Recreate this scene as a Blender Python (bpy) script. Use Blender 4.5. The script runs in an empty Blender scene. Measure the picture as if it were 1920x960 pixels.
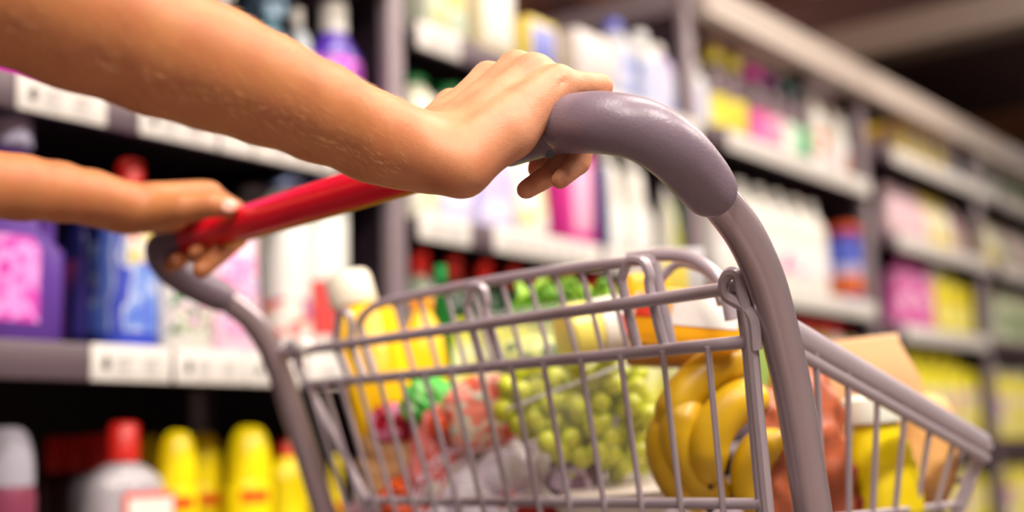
import bpy, math, random
import numpy as np
from mathutils import Vector, Matrix
random.seed(7)
SC = bpy.context.scene
COL = SC.collection
def lin(c):
    return tuple(((v/255.0)/12.92 if v/255.0 <= 0.04045 else ((v/255.0+0.055)/1.055)**2.4) for v in c)

# ------------------------------------------------------------------ camera
W_, H_, F_ = 1920.0, 960.0, 2380.0
CAM = Vector((0, 0, 0.80))
PITCH, ROLL = math.radians(8.72), math.radians(-1.66)
YAW = math.radians(-51.45)          # the shelves run along world x
cam_rot = Matrix.Rotation(YAW, 4, 'Z') @ Matrix.Rotation(math.pi/2+PITCH, 4, 'X') @ Matrix.Rotation(ROLL, 4, 'Z')
cd = bpy.data.cameras.new('camera'); cam = bpy.data.objects.new('camera', cd); COL.objects.link(cam)
cam.matrix_world = Matrix.Translation(CAM) @ cam_rot
cd.sensor_width = 36; cd.lens = F_/W_*36; cd.clip_start = 0.02
cd.dof.use_dof = True; cd.dof.focus_distance = 0.835; cd.dof.aperture_fstop = 2.4; cd.dof.aperture_blades = 0
SC.camera = cam
# ------------------------------------------------------------------ world, light, exposure
SC.view_settings.view_transform = 'Standard'; SC.view_settings.look = 'None'
SC.view_settings.exposure = 0.0; SC.view_settings.gamma = 1.0; SC.view_settings.use_curve_mapping = False
SC.cycles.use_denoising = True
SC.cycles.max_bounces = 8; SC.cycles.transparent_max_bounces = 12
SC.cycles.sample_clamp_indirect = 6
w = bpy.data.worlds.new('world'); SC.world = w; w.use_nodes = True
w.node_tree.nodes['Background'].inputs[0].default_value = (*lin((150, 120, 125)), 1)
w.node_tree.nodes['Background'].inputs[1].default_value = 0.16

R3 = cam_rot.to_3x3()
def rayd(px, py):
    return (R3 @ Vector(((px-W_/2)/F_, -(py-H_/2)/F_, -1.0)))
def PD(px, py, z):                       # world point that the photo shows at (px, py), z metres deep
    return CAM + rayd(px, py)*z
def flat(v):
    v = Vector((v.x, v.y, 0)); return v.normalized()
def hit(px, py, P0, N):
    d = rayd(px, py); return CAM + d*((P0-CAM).dot(N)/d.dot(N))
def proj(P):
    q = R3.transposed() @ (P-CAM); return (W_/2+F_*q.x/-q.z, H_/2-F_*q.y/-q.z, -q.z)
UP = Vector((0, 0, 1))
DS = flat(rayd(2850, 790))               # along the shelves, away from the viewer
DB = Vector((-DS.y, DS.x, 0))            # from the aisle into the shelves
S0 = PD(745, 480, 2.11); S0.z = 0
CN = -flat(rayd(-1130, 905))             # across the cart, towards the near side
CF = Vector((-CN.y, CN.x, 0))            # forwards along the cart

def area(name, loc, size, sy, power, col, rot=(0, 0, 0)):
    l = bpy.data.lights.new(name, 'AREA'); l.shape = 'RECTANGLE'; l.size = size; l.size_y = sy
    l.energy = power; l.color = col
    o = bpy.data.objects.new(name, l); COL.objects.link(o); o.location = loc; o.rotation_euler = rot
    return o
SHROT = math.atan2(DS.y, DS.x)
LAMPS = []
def aisle(s, d, z):                      # d metres out from the shelf front
    return S0 + DS*s - DB*d + UP*z
for k, (s, d, pw) in enumerate([(-1.9, 1.15, .85), (0.2, 1.15, .75), (2.3, 1.15, .85), (4.4, 1.15, 0.95), (6.5, 1.15, 0.95), (2.7, -1.6, .5), (-0.8, 2.9, 2.6), (1.6, 2.9, 1.9), (-3.0, 2.4, 2.6)]):  # negative d: unseen lamp added in the next aisle to lighten the ceiling
    p = aisle(s, d, 2.98); LAMPS.append(p)
    area('aisle_light', p, 1.5, 0.28, 46*pw, (1.0, 0.93, 0.84), (0, 0, SHROT))
    area('ceiling_fill_light', p+UP*.1, 1.5, 0.28, 130 if d < 0 else 20, (1.0, 0.90, 0.80), (math.pi, 0, SHROT))  # upward fill, added to brighten the dark ceiling

# ------------------------------------------------------------------ materials
MATS = {}
def mat(name, rgb, rough=0.5, metal=0.0, sub=0.0, trans=0.0, emit=0.0, var=0.0, vscale=20, bump=0.0, bscale=200, coat=0.0, alpha=1.0):
    if name in MATS: return MATS[name]
    m = bpy.data.materials.new(name); m.use_nodes = True; nt = m.node_tree; b = nt.nodes['Principled BSDF']
    c = (*lin(rgb), 1)
    b.inputs['Base Color'].default_value = c
    b.inputs['Roughness'].default_value = rough; b.inputs['Metallic'].default_value = metal
    b.inputs['Transmission Weight'].default_value = trans
    b.inputs['Coat Weight'].default_value = coat; b.inputs['Alpha'].default_value = alpha
    if trans: b.inputs['IOR'].default_value = 1.2
    if sub:
        b.inputs['Subsurface Weight'].default_value = sub; b.inputs['Subsurface Radius'].default_value = (1, .45, .25)
        b.inputs['Subsurface Scale'].default_value = 0.006
    if emit:
        b.inputs['Emission Color'].default_value = c; b.inputs['Emission Strength'].default_value = emit
    tc = nt.nodes.new('ShaderNodeTexCoord')
    n = nt.nodes.new('ShaderNodeTexNoise'); n.inputs['Scale'].default_value = vscale
    nt.links.new(tc.outputs['Object'], n.inputs['Vector'])
    mx = nt.nodes.new('ShaderNodeMix'); mx.data_type = 'RGBA'; mx.blend_type = 'MULTIPLY'
    v = max(var, 0.03)
    mx.inputs[0].default_value = v; mx.inputs[6].default_value = c
    nt.links.new(n.outputs['Fac'], mx.inputs[7]); nt.links.new(mx.outputs[2], b.inputs['Base Color'])
    if bump:
        n2 = nt.nodes.new('ShaderNodeTexNoise'); n2.inputs['Scale'].default_value = bscale
        nt.links.new(tc.outputs['Object'], n2.inputs['Vector'])
        bp = nt.nodes.new('ShaderNodeBump'); bp.inputs['Strength'].default_value = bump; bp.inputs['Distance'].default_value = 0.001
        nt.links.new(n2.outputs['Fac'], bp.inputs['Height']); nt.links.new(bp.outputs['Normal'], b.inputs['Normal'])
    MATS[name] = m; return m
_pc = [0]
def prints(cols, scale=(30, 30, 30), rough=0.4, kind='noise', rnd=None):
    """printed pattern: cols = [(rgb, upper limit 0..1), ...]"""
    _pc[0] += 1
    m = bpy.data.materials.new('print_%d' % _pc[0]); m.use_nodes = True; nt = m.node_tree; b = nt.nodes['Principled BSDF']
    b.inputs['Roughness'].default_value = rough
    tc = nt.nodes.new('ShaderNodeTexCoord'); mp = nt.nodes.new('ShaderNodeMapping')
    mp.inputs['Scale'].default_value = scale; mp.inputs['Location'].default_value = (_pc[0]*1.37, _pc[0]*.71, _pc[0]*.33)
    nt.links.new(tc.outputs['Object'], mp.inputs[0])
    rp = nt.nodes.new('ShaderNodeValToRGB'); rp.color_ramp.interpolation = 'CONSTANT'
    els = rp.color_ramp.elements
    pos = 0.0
    for i, (c, lim) in enumerate(cols):
        e = els[0] if i == 0 else (els[1] if i == 1 else els.new(min(pos, 0.999)))
        e.position = min(pos, 0.999); e.color = (*lin(c), 1); pos = lim
    if len(cols) == 1: els[1].color = (*lin(cols[0][0]), 1)
    if kind == 'vor':
        n = nt.nodes.new('ShaderNodeTexVoronoi'); n.inputs['Scale'].default_value = 1
        sp = nt.nodes.new('ShaderNodeSeparateColor'); nt.links.new(mp.outputs[0], n.inputs['Vector'])
        nt.links.new(n.outputs['Color'], sp.inputs[0]); nt.links.new(sp.outputs[0], rp.inputs[0])
    elif kind == 'z':                     # horizontal bands on the thing itself, heights in metres / scale[2]
        sx = nt.nodes.new('ShaderNodeSeparateXYZ'); mp.inputs['Location'].default_value = (0, 0, 0)
        nt.links.new(mp.outputs[0], sx.inputs[0]); nt.links.new(sx.outputs[2], rp.inputs[0])
    else:
        n = nt.nodes.new('ShaderNodeTexNoise'); n.inputs['Scale'].default_value = 1; n.inputs['Detail'].default_value = 1.5
        nt.links.new(mp.outputs[0], n.inputs['Vector'])
        mr = nt.nodes.new('ShaderNodeMapRange'); mr.inputs[1].default_value = .3; mr.inputs[2].default_value = .7
        nt.links.new(n.outputs['Fac'], mr.inputs[0]); nt.links.new(mr.outputs[0], rp.inputs[0])
    nt.links.new(rp.outputs[0], b.inputs['Base Color'])
    return m

# ------------------------------------------------------------------ mesh helpers
class MB:
    def __init__(s): s.v = []; s.f = []
    def add(s, vs, fs):
        o = len(s.v); s.v += [tuple(v) for v in vs]; s.f += [tuple(i+o for i in f) for f in fs]; return s
    def tube(s, pts, r, n=12, cap=True, sq=None):
        """sweep along points; r scalar or list; sq=(axis vector, factor) flattens the section along that axis"""
        pts = [Vector(p) for p in pts]; k = len(pts)
        rs = r if isinstance(r, (list, tuple)) else [r]*k
        vs = []; prev = None
        for i, p in enumerate(pts):
            t = (pts[min(i+1, k-1)]-pts[max(i-1, 0)]).normalized()
            if prev is None:
                a = Vector((0, 0, 1)) if abs(t.z) < .9 else Vector((1, 0, 0))
                u = (a-t*a.dot(t)).normalized()
            else:
                u = (prev-t*prev.dot(t)).normalized()
            prev = u; v = t.cross(u)
            for j in range(n):
                a = 2*math.pi*j/n; off = (u*math.cos(a)+v*math.sin(a))*rs[i]
                if sq: off = off + sq[0]*(off.dot(sq[0])*(sq[1]-1))
                vs.append(p+off)
        fs = [(i*n+j, i*n+(j+1) % n, (i+1)*n+(j+1) % n, (i+1)*n+j) for i in range(k-1) for j in range(n)]
        if cap: fs += [tuple(reversed(range(n))), tuple(range((k-1)*n, k*n))]
        return s.add(vs, fs)
    def loft(s, secs, n=28, cap=True):
        """secs: (z, half width x, half depth y, cx, cy, exponent)"""
        vs = []
        for (z, hx, hy, cx, cy, e) in secs:
            for j in range(n):
                a = 2*math.pi*j/n; ca, sa = math.cos(a), math.sin(a)
                vs.append((cx+hx*math.copysign(abs(ca)**(2/e), ca), cy+hy*math.copysign(abs(sa)**(2/e), sa), z))
        k = len(secs)
        fs = [(i*n+j, i*n+(j+1) % n, (i+1)*n+(j+1) % n, (i+1)*n+j) for i in range(k-1) for j in range(n)]
        if cap: fs += [tuple(reversed(range(n))), tuple(range((k-1)*n, k*n))]
        return s.add(vs, fs)
    def patch(s, secs, z0, z1, a0=-195, a1=-25, off=.0008, n=14, m=8):
        """a label wrapped on the front of a loft"""
        def at(z):
            for A, B in zip(secs, secs[1:]):
                if A[0] <= z <= B[0]:
                    t = (z-A[0])/max(B[0]-A[0], 1e-9); return [A[i]*(1-t)+B[i]*t for i in range(6)]
            return secs[-1]
        g = []
        for o in (off, -.0004):
            for i in range(m+1):
                z = z0+(z1-z0)*i/m; S = at(z)
                for j in range(n+1):
                    a = math.radians(a0+(a1-a0)*j/n); ca, sa = math.cos(a), math.sin(a)
                    g.append((S[3]+(S[1]+o)*math.copysign(abs(ca)**(2/S[5]), ca), S[4]+(S[2]+o)*math.copysign(abs(sa)**(2/S[5]), sa), z))
        N = (m+1)*(n+1); fs = []
        for i in range(m):
            for j in range(n):
                a = i*(n+1)+j; q = (a, a+1, a+n+2, a+n+1); fs.append(q); fs.append(tuple(N+i2 for i2 in reversed(q)))
        for j in range(n):
            fs.append((j+1, j, N+j, N+j+1)); b = m*(n+1)+j; fs.append((b, b+1, N+b+1, N+b))
        for i in range(m):
            a = i*(n+1); fs.append((a, a+n+1, N+a+n+1, N+a)); a += n; fs.append((a+n+1, a, N+a, N+a+n+1))
        return s.add(g, fs)
    def box(s, c, h, X=None, Y=None, Z=None, bev=0.0):
        X = X or Vector((1, 0, 0)); Y = Y or Vector((0, 1, 0)); Z = Z or Vector((0, 0, 1)); c = Vector(c)
        if bev <= 0:
            vs = [c+X*(h[0]*i)+Y*(h[1]*j)+Z*(h[2]*k) for k in (-1, 1) for j in (-1, 1) for i in (-1, 1)]
            return s.add(vs, [(0, 2, 3, 1), (4, 5, 7, 6), (0, 1, 5, 4), (2, 6, 7, 3), (0, 4, 6, 2), (1, 3, 7, 5)])
        hx, hy, hz = h; b = min(bev, hx*.9, hy*.9, hz*.9); n = 4*4
        rings = []
        for (z, inset) in [(-hz, b), (-hz+b*.3, b*.3), (-hz+b, 0), (hz-b, 0), (hz-b*.3, b*.3), (hz, b)]:
            ring = []
            for q in range(4):
                for t in range(4):
                    a = math.pi/2*(q+t/3); ex, ey = hx-inset-b, hy-inset-b
                    sx = 1 if q in (0, 3) else -1; sy = 1 if q in (0, 1) else -1
                    ring.append(c+X*(sx*max(ex, 0)+math.cos(a)*b)+Y*(sy*max(ey, 0)+math.sin(a)*b)+Z*z)
            rings.append(ring)
        vs = [v for r in rings for v in r]; k = len(rings)
        fs = [(i*n+j, i*n+(j+1) % n, (i+1)*n+(j+1) % n, (i+1)*n+j) for i in range(k-1) for j in range(n)]
        fs += [tuple(reversed(range(n))), tuple(range((k-1)*n, k*n))]
        return s.add(vs, fs)
    def sphere(s, c, r, n=14, m=9, X=None, Y=None, Z=None):
        c = Vector(c); r = r if isinstance(r, (tuple, list)) else (r, r, r)
        X = X or Vector((1, 0, 0)); Y = Y or Vector((0, 1, 0)); Z = Z or Vector((0, 0, 1))
        vs = [c-Z*r[2]]
        for i in range(1, m):
            ph = -math.pi/2+math.pi*i/m
            for j in range(n):
                a = 2*math.pi*j/n
                vs.append(c+X*(r[0]*math.cos(ph)*math.cos(a))+Y*(r[1]*math.cos(ph)*math.sin(a))+Z*(r[2]*math.sin(ph)))
        vs.append(c+Z*r[2]); L = len(vs)-1
        fs = [(0, 1+(j+1) % n, 1+j) for j in range(n)]
        fs += [(1+i*n+j, 1+i*n+(j+1) % n, 1+(i+1)*n+(j+1) % n, 1+(i+1)*n+j) for i in range(m-2) for j in range(n)]
        fs += [(1+(m-2)*n+j, 1+(m-2)*n+(j+1) % n, L) for j in range(n)]
        return s.add(vs, fs)
    def build(s, name, m, parent=None, angle=40, smooth=True):
        me = bpy.data.meshes.new(name); me.from_pydata(s.v, [], s.f); me.materials.append(m)
        if smooth:
            me.shade_smooth()
            if angle: me.set_sharp_from_angle(angle=math.radians(angle))
        o = bpy.data.objects.new(name, me); COL.objects.link(o)
        if parent is not None:
            o.parent = parent
            top = parent
            if getattr(s, 'world', False):
                M = parent.matrix_basis.copy()
                while top.parent: top = top.parent; M = top.matrix_basis @ M
                me.transform(M.inverted())
        return o
def WB():
    b = MB(); b.world = True; return b
def thing(name, label, cat, loc=(0, 0, 0), rot=(0, 0, 0), group=None):
    o = bpy.data.objects.new(name, None); COL.objects.link(o); o.location = loc; o.rotation_euler = rot
    o.empty_display_size = .05
    o['label'] = label; o['category'] = cat
    if group: o['group'] = group
    return o
def struct(o): o['kind'] = 'structure'; return o
def spline(pts, n=8):
    """Catmull-Rom through points (each a tuple of floats)"""
    P = [np.array(p, float) for p in pts]; P = [2*P[0]-P[1]]+P+[2*P[-1]-P[-2]]; out = []
    for i in range(1, len(P)-2):
        for k in range(n):
            t = k/n; a, b, c, d = P[i-1:i+3]
            out.append(.5*((2*b)+(-a+c)*t+(2*a-5*b+4*c-d)*t*t+(-a+3*b-3*c+d)*t**3))
    out.append(P[-2]); return [tuple(o) for o in out]
# ------------------------------------------------------------------ the room
STEEL = mat('shelf_steel', (134, 120, 126), .42, .15, var=.12)
LSTRIP = mat('shelf_rail_steel', (96, 80, 88), .45, .1, var=.1)
CREAM = mat('header_cream', (186, 174, 164), .5)
DARK = mat('shelf_dark', (34, 16, 26), .6)
BACKP = mat('back_panel_mauve', (40, 25, 38), .6)
def flatbox(name, c, h, m, X=DS, Y=DB, kind=None):
    o = MB().box(c, h, X, Y, UP).build(name, m, smooth=False); return o
cen = aisle(2.5, 1.5, 0)
struct(flatbox('floor', cen+UP*-.05, (9, 6, .05), mat('floor_tiles', (120, 105, 100), .35, var=.2, vscale=3)))
struct(flatbox('ceiling', cen+UP*3.3, (9, 6, .05), mat('ceiling_brown', (190, 134, 100), .8, var=.2, vscale=1)))
struct(flatbox('wall_back', aisle(2.5, -2.4, 1.65), (9, .05, 1.65), mat('wall_brown', (46, 26, 28), .8)))
struct(flatbox('wall_far', aisle(11.0, 1.5, 1.65), (.05, 6, 1.65), mat('wall_brown_far', (74, 48, 44), .8)))
struct(flatbox('wall_front', aisle(2.5, 7.2, 1.65), (9, .05, 1.65), mat('wall_beige', (150, 130, 120), .8)))
struct(flatbox('wall_near', aisle(-6.0, 1.5, 1.65), (.05, 6, 1.65), mat('wall_beige', (150, 130, 120), .8)))
# ceiling beam crossing the aisle and a dropped bulkhead behind it
bm_m = mat('beam_grey', (116, 106, 98), .6)
bA = aisle(3.0, -.5, 0); 
def hz(px, py, z):   # height of a pixel at camera depth z
    return PD(px, py, z).z
pA = PD(1640, 82, 4.6)
o = MB().box(pA - DB*0.9, (.08, 2.6, .06), DS, DB, UP).build('trim_1', bm_m, smooth=False); struct(o)
o = MB().box(pA + DS*0.75 - DB*1.6 + UP*.16, (.55, 2.4, .17), DS, DB, UP).build('trim_2', mat('bulkhead_dark', (52, 28, 30), .8), smooth=False); struct(o)
# pale notice board / duct at the far end of the aisle
t = thing('display_header', 'pale beige sign board high over the far end of the shelves', 'sign', aisle(6.3, .1, 2.02), (0, 0, SHROT))
MB().box((0, 0, .0), (.5, .03, .2), bev=.01).build('board', mat('beige_board', (176, 150, 128), .6), t)
MB().tube([(-.4, 0, .18), (-.4, 0, 1.25)], .006).add([], []).build('hanging_rod', STEEL, t)
MB().tube([(.4, 0, .18), (.4, 0, 1.25)], .006).build('hanging_rod', STEEL, t)
for k, p in enumerate(LAMPS):
    t = thing('ceiling_light', 'long white fluorescent ceiling lamp above the aisle', 'lamp', p+UP*.03, (0, 0, SHROT), 'ceiling lamps over the aisle')  # includes the added lamp behind the shelves, there for the ceiling
    MB().box((0, 0, .03), (.8, .17, .025), bev=.01).build('housing', mat('lamp_housing', (225, 225, 222), .5), t)
    MB().box((0, 0, .0), (.74, .13, .006)).build('diffuser', mat('lamp_diffuser', (255, 246, 232), .5, emit=4), t)
    MB().tube([(0, 0, .05), (0, 0, .24)], .008).build('hanging_rod', STEEL, t)

# ------------------------------------------------------------------ shelving
CAMZ = .80
BAYS = [   # name, s0, s1, strips (camera-relative centre heights), has header
    ('left bay', -1.0, 0.0, [.4575, .126, -.235, -.60, .80], False),
    ('second bay', 0.0, 1.0, [.712, .378, .035, -.30, -.62], False),
    ('third bay', 1.0, 2.0, [.722, .362, .035, -.30, -.62], True),
    ('fourth bay', 2.0, 3.0, [.86, .593, .316, -.03, -.35, -.62], True),
    ('fifth bay', 3.0, 4.0, [.86, .593, .316, -.03, -.35, -.62], True),
    ('sixth bay', 4.0, 5.0, [.86, .593, .316, -.03, -.35, -.62], True)]
LAB = mat('price_card', (220, 216, 210), .5)
INK = mat('price_ink', (60, 50, 50), .6)
FAINT = mat('price_faint_ink', (190, 186, 182), .6)
DEP = .50
def SP(s, d, z): return S0 + DS*s + DB*d + UP*z
for bi, (nm, s0, s1, strips, header) in enumerate(BAYS):
    t = thing('store_shelving', 'grey metal supermarket shelving unit, %s of the row' % nm, 'shelving', SP(s0+.027, 0, 0), (0, 0, SHROT), 'shelving units of the aisle')
    top = 1.09+CAMZ if bi else 1.28+CAMZ
    # local x = along, y = into the shelf, z = up
    MB().box((.966, .0, top/2), (.019, .014, top/2), bev=.006).build('post', STEEL, t)
    MB().box((.973, DEP+.02, top/2), (.026, .02, top/2), bev=.006).build('post', STEEL, t)
    if bi == 0: MB().box((.020, .0, top/2), (.019, .014, top/2), bev=.006).build('post', STEEL, t)
    bt = top if bi != 1 else top+.19
    MB().box((.473, DEP+.02, bt/2-.1), (.47, .012, bt/2-.12)).build('back_panel', BACKP, t, smooth=False)
    MB().box((.973, DEP/2, (top-.12)/2+.02), (.008, DEP/2-.03, (top-.12)/2)).build('side_panel', BACKP, t, smooth=False)
    MB().box((.973, DEP/2+.1, top-.045), (.022, DEP/2+.12, .036), bev=.005).build('cross_beam', STEEL, t)
    for h in strips:
        z = h+CAMZ
        st = MB().box((.473, DEP/2-.01, z+.012), (.472, DEP/2-.02, .008)).build('shelf_board', DARK, t, smooth=False)
        MB().box((.473, -.018, z), (.472, .006, .024), bev=.003).build('price_rail', LSTRIP, st)
    if header:
        b = MB().box((.4995, -.03, top-.05), (.4985, .02, .046), bev=.006)
        b.box((.4995, -.045, top-.018), (.4985, .008, .008), bev=.003); b.box((.4995, -.045, top-.085), (.4985, .008, .008), bev=.003)
        b.build('header_rail', CREAM, t)
    if bi == 3:
        for k in range(5):
            MB().tube([(.2+.18*k, .0, top-.10), (.2+.18*k, .0, top-.2)], .006, 8).build('hanging_rod', STEEL, t)
# price labels clipped on the rails: (bay, strip, s start, s end)
def s_at(px, py, d=0.0):
    P = hit(px, py, S0+DB*d, DB); return (P-S0).dot(DS)
def price(px0, px1, pyc, h, where, bay_i, st_i, icon=True):
    a, b = s_at(px0, pyc), s_at(px1, pyc)
    t = thing('price_label', where, 'price label', SP((a+b)/2, -.0255, h+CAMZ), (0, 0, SHROT), 'price labels on the shelf rails')
    L = (b-a)/2
    MB().box((0, 0, 0), (L, .0012, .0235), bev=.0008).build('card', LAB, t)
    if icon:
        MB().sphere((-L+.022, -.0016, -.002), (.006, .0008, .008)).add([(-L+.018, -.002, .004), (-L+.026, -.002, .004), (-L+.022, -.002, .013)], [(0, 1, 2)]).build('icon', INK, t)
    n = max(1, int(L*2/.05))
    m = MB()
    for k in range(n):
        x = -L+.05+k*.042
        if x+.016 > L: break
        m.box((x, -.0016, .006), (.014, .0005, .003)); m.box((x-.002, -.0016, -.004), (.010, .0005, .005)); m.box((x, -.0016, -.014), (.014, .0005, .0015))
    if m.v: m.build('faint_print', FAINT, t, smooth=False)
UPL = 'rail of the highest visible shelf in the left bay'
price(10, 178, 190, .4575, 'long white price label with black drop mark on the upper rail, left bay', 0, 0)
price(240, 386, 255, .4575, 'second white price label along the upper rail of the left bay', 0, 0)
price(392, 452, 285, .4575, 'short white price label under the forearm, upper rail of left bay', 0, 0, False)
price(456, 612, 305, .4575, 'last white price label before the post, upper rail of left bay', 0, 0, False)
price(148, 298, 688, .126, 'white price label below the blue detergent bottles, left bay', 0, 1)
price(306, 438, 694, .126, 'white price label below the green and white bottle, left bay', 0, 1)
price(441, 545, 700, .126, 'white price label below the pink floral pack, left bay', 0, 1)
price(552, 700, 708, .126, 'white price label under the tall white bottles, left bay', 0, 1, False)
price(762, 842, 65, .712, 'white price label under the pale boxes, top shelf of second bay', 1, 0, False)
price(1000, 1290, 180, .712, 'long white price strip under the tilted white packs, second bay', 1, 0, False)
price(764, 860, 415, .378, 'white price label under the lilac bottles, second bay', 1, 1, False)
price(906, 1105, 455, .378, 'white price label under the magenta pack, middle shelf of second bay', 1, 1, False)
price(1118, 1300, 500, .378, 'white price label under white jugs, middle shelf of second bay', 1, 1, False)
price(1350, 1612, 300, .722, 'long white price strip on the top shelf of third bay', 2, 0, False)
price(1350, 1625, 560, .362, 'long white price strip under white bleach bottles, third bay', 2, 1, False)
price(1662, 1850, 320, .86, 'long white price strip on the top shelf, fourth bay', 3, 0, False)
price(1672, 1846, 480, .593, 'long white price strip under pink and yellow packs, fourth bay', 3, 1, False)
price(1684, 1840, 640, .316, 'long white price strip under magenta and yellow bottles, fourth bay', 3, 2, False)
price(1868, 1960, 380, .86, 'white price strip on the top shelf of fifth bay', 4, 0, False)
price(1868, 1960, 520, .593, 'white price strip on the second shelf of fifth bay', 4, 0, False)

# ------------------------------------------------------------------ products
def col(c, r=.35, **k): return mat('plastic_%d_%d_%d_%d' % (*c, int(r*100)), c, r, **k)
def p_box(t, W, D, H, m, front=None):
    MB().box((0, 0, H/2), (W/2, D/2, H/2), bev=.003).build('carton', m, t)
    if front: MB().box((0, -D/2-.0008, H*.52), (W*.40, .001, H*.36), bev=.0006).build('front_print', front, t)
def p_bottle(t, W, D, H, m, cap, label=None, lz=(.12, .6), caph=.12, capr=.28, e=2.6, sh=.72, neck=.24, badge=None):
    w, d = W/2, D/2; hb = H*(1-caph)
    secs = [(0, w*.9, d*.9, 0, 0, e), (H*.015, w, d, 0, 0, e), (H*sh*.5, w*.98, d, 0, 0, e), (H*sh, w, d, 0, 0, e),
            (H*sh+(hb-H*sh)*.35, w*.93, d*.93, 0, 0, e), (H*sh+(hb-H*sh)*.7, w*.66, d*.7, 0, 0, 2.2), (hb*.985, w*neck*2, w*neck*2, 0, 0, 2), (hb, w*neck*1.8, w*neck*1.8, 0, 0, 2)]
    MB().loft(secs).build('bottle_body', m, t)
    r = W*capr
    MB().loft([(hb-.002, r, r, 0, 0, 2), (H-r*.25, r*.95, r*.95, 0, 0, 2), (H-.002, r*.82, r*.82, 0, 0, 2), (H, r*.6, r*.6, 0, 0, 2)], n=20).build('cap', cap, t)
    if label:
        l = MB().patch(secs, H*lz[0], H*lz[1]).build('label', label, t)
        if badge:
            MB().patch(secs, H*(lz[0]*.45+lz[1]*.55), H*(lz[0]*.15+lz[1]*.85), -125, -55, .0018).build('badge', badge, l)
def p_round(t, R, H, m, cap, caph=.15, label=None, lz=(.1, .55), a0=-150, a1=-80):      # round bottle with domed over-cap
    hb = H*(1-caph)
    secs = [(0, R*.92, R*.92, 0, 0, 2), (H*.02, R, R, 0, 0, 2), (hb*.93, R, R, 0, 0, 2), (hb, R*.9, R*.9, 0, 0, 2)]
    MB().loft(secs).build('bottle_body', m, t)
    MB().loft([(hb, R*.93, R*.93, 0, 0, 2)]+[(hb+(H-hb)*math.sin(a), R*.93*math.cos(a)**.55+.0005, R*.93*math.cos(a)**.55+.0005, 0, 0, 2) for a in [i*math.pi/2/8 for i in range(2, 9)]]).build('cap', cap, t)
    if label: MB().patch(secs, H*lz[0], H*lz[1], a0, a1).build('label', label, t)
def p_handlejug(t, W, D, H, m, cap, label=None, lz=(.1, .6)):
    w, d = W/2, D/2
    secs = [(0, w*.94, d*.92, 0, 0, 3.2), (H*.02, w, d, 0, 0, 3.2), (H*.42, w, d, 0, 0, 3.2), (H*.5, w*.68, d*.95, -w*.3, 0, 3), (H*.68, w*.58, d*.9, -w*.36, 0, 2.8),
            (H*.78, w*.56, d*.8, -w*.3, 0, 2.6), (H*.85, w*.34, w*.34, -w*.12, 0, 2), (H*.88, w*.3, w*.3, -w*.12, 0, 2)]
    b = MB().loft(secs)
    b.tube(spline([(w*.72, 0, H*.40), (w*.78, 0, H*.52), (w*.7, 0, H*.66), (w*.45, 0, H*.75), (w*.1, 0, H*.78)]), w*.2, 12)
    b.build('bottle_body', m, t)
    MB().loft([(H*.865, w*.42, w*.42, -w*.12, 0, 2), (H*.97, w*.4, w*.4, -w*.12, 0, 2), (H, w*.32, w*.32, -w*.12, 0, 2)], n=20).build('cap', cap, t)
    if label: MB().patch(secs, H*lz[0], H*min(lz[1], .46), -165, -88).build('label', label, t)
def p_spray(t, W, D, H, m, trig, label=None):
    w, d = W/2, D/2
    secs = [(0, w*.9, d*.9, 0, 0, 2.6), (H*.02, w, d, 0, 0, 2.6), (H*.45, w*.95, d, 0, 0, 2.6), (H*.62, w*.62, d*.7, 0, 0, 2.3), (H*.72, w*.34, w*.34, 0, 0, 2), (H*.78, w*.3, w*.3, 0, 0, 2)]
    MB().loft(secs).build('bottle_body', m, t)
    b = MB().loft([(H*.77, w*.42, w*.42, 0, 0, 2), (H*.83, w*.4, w*.4, 0, 0, 2), (H*.86, w*.3, w*.35, 0, 0, 3)], n=20)
    b.loft([(H*.86, w*.32, w*.85, 0, -w*.2, 3), (H*.93, w*.34, w*1.1, 0, -w*.35, 3), (H*.985, w*.3, w*.8, 0, -w*.1, 3), (H, w*.2, w*.5, 0, 0, 3)])
    b.tube([(0, -w*.55, H*.87), (0, -w*.8, H*.82), (0, -w*.85, H*.75)], w*.12, 8)
    b.build('spray_head', trig, t)
    if label: MB().patch(secs, H*.1, H*.45).build('label', label, t)
def p_pouch(t, W, D, H, m, front=None):
    w, d = W/2, D/2
    secs = [(0, w*.92, d*.9, 0, 0, 3), (H*.05, w, d, 0, 0, 2.6), (H*.35, w*.98, d*.95, 0, 0, 2.3), (H*.65, w*.97, d*.7, 0, 0, 2.2), (H*.88, w*.98, d*.25, 0, 0, 2.2), (H*.92, w*.99, .002, 0, 0, 6), (H, w, .0015, 0, 0, 6)]
    MB().loft(secs, n=36).build('pouch', m, t)
    if front: MB().patch(secs, H*.15, H*.8, -140, -40, .001).build('front_print', front, t)

QUEUE = []
def grey_panel(t):
    lb = MB().box((.014, -.0400, .112), (.0400, .0016, .062), bev=.0012).build('label', mat('label_red', (214, 70, 66), .4), t)
    MB().box((.015, -.0420, .110), (.0355, .0010, .056), bev=.0008).build('white_panel', white, lb)
    MB().box((-.014, -.0434, .062), (.0012, .0006, .010)).box((-.006, -.0434, .059), (.003, .0006, .004)).box((.004, -.0434, .059), (.003, .0006, .004)).box((.014, -.0434, .059), (.003, .0006, .004)).box((.024, -.0434, .059), (.003, .0006, .004)).box((.036, -.0434, .063), (.0012, .0006, .009)).build('faded_lettering', col((228, 110, 110)), lb)

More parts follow.
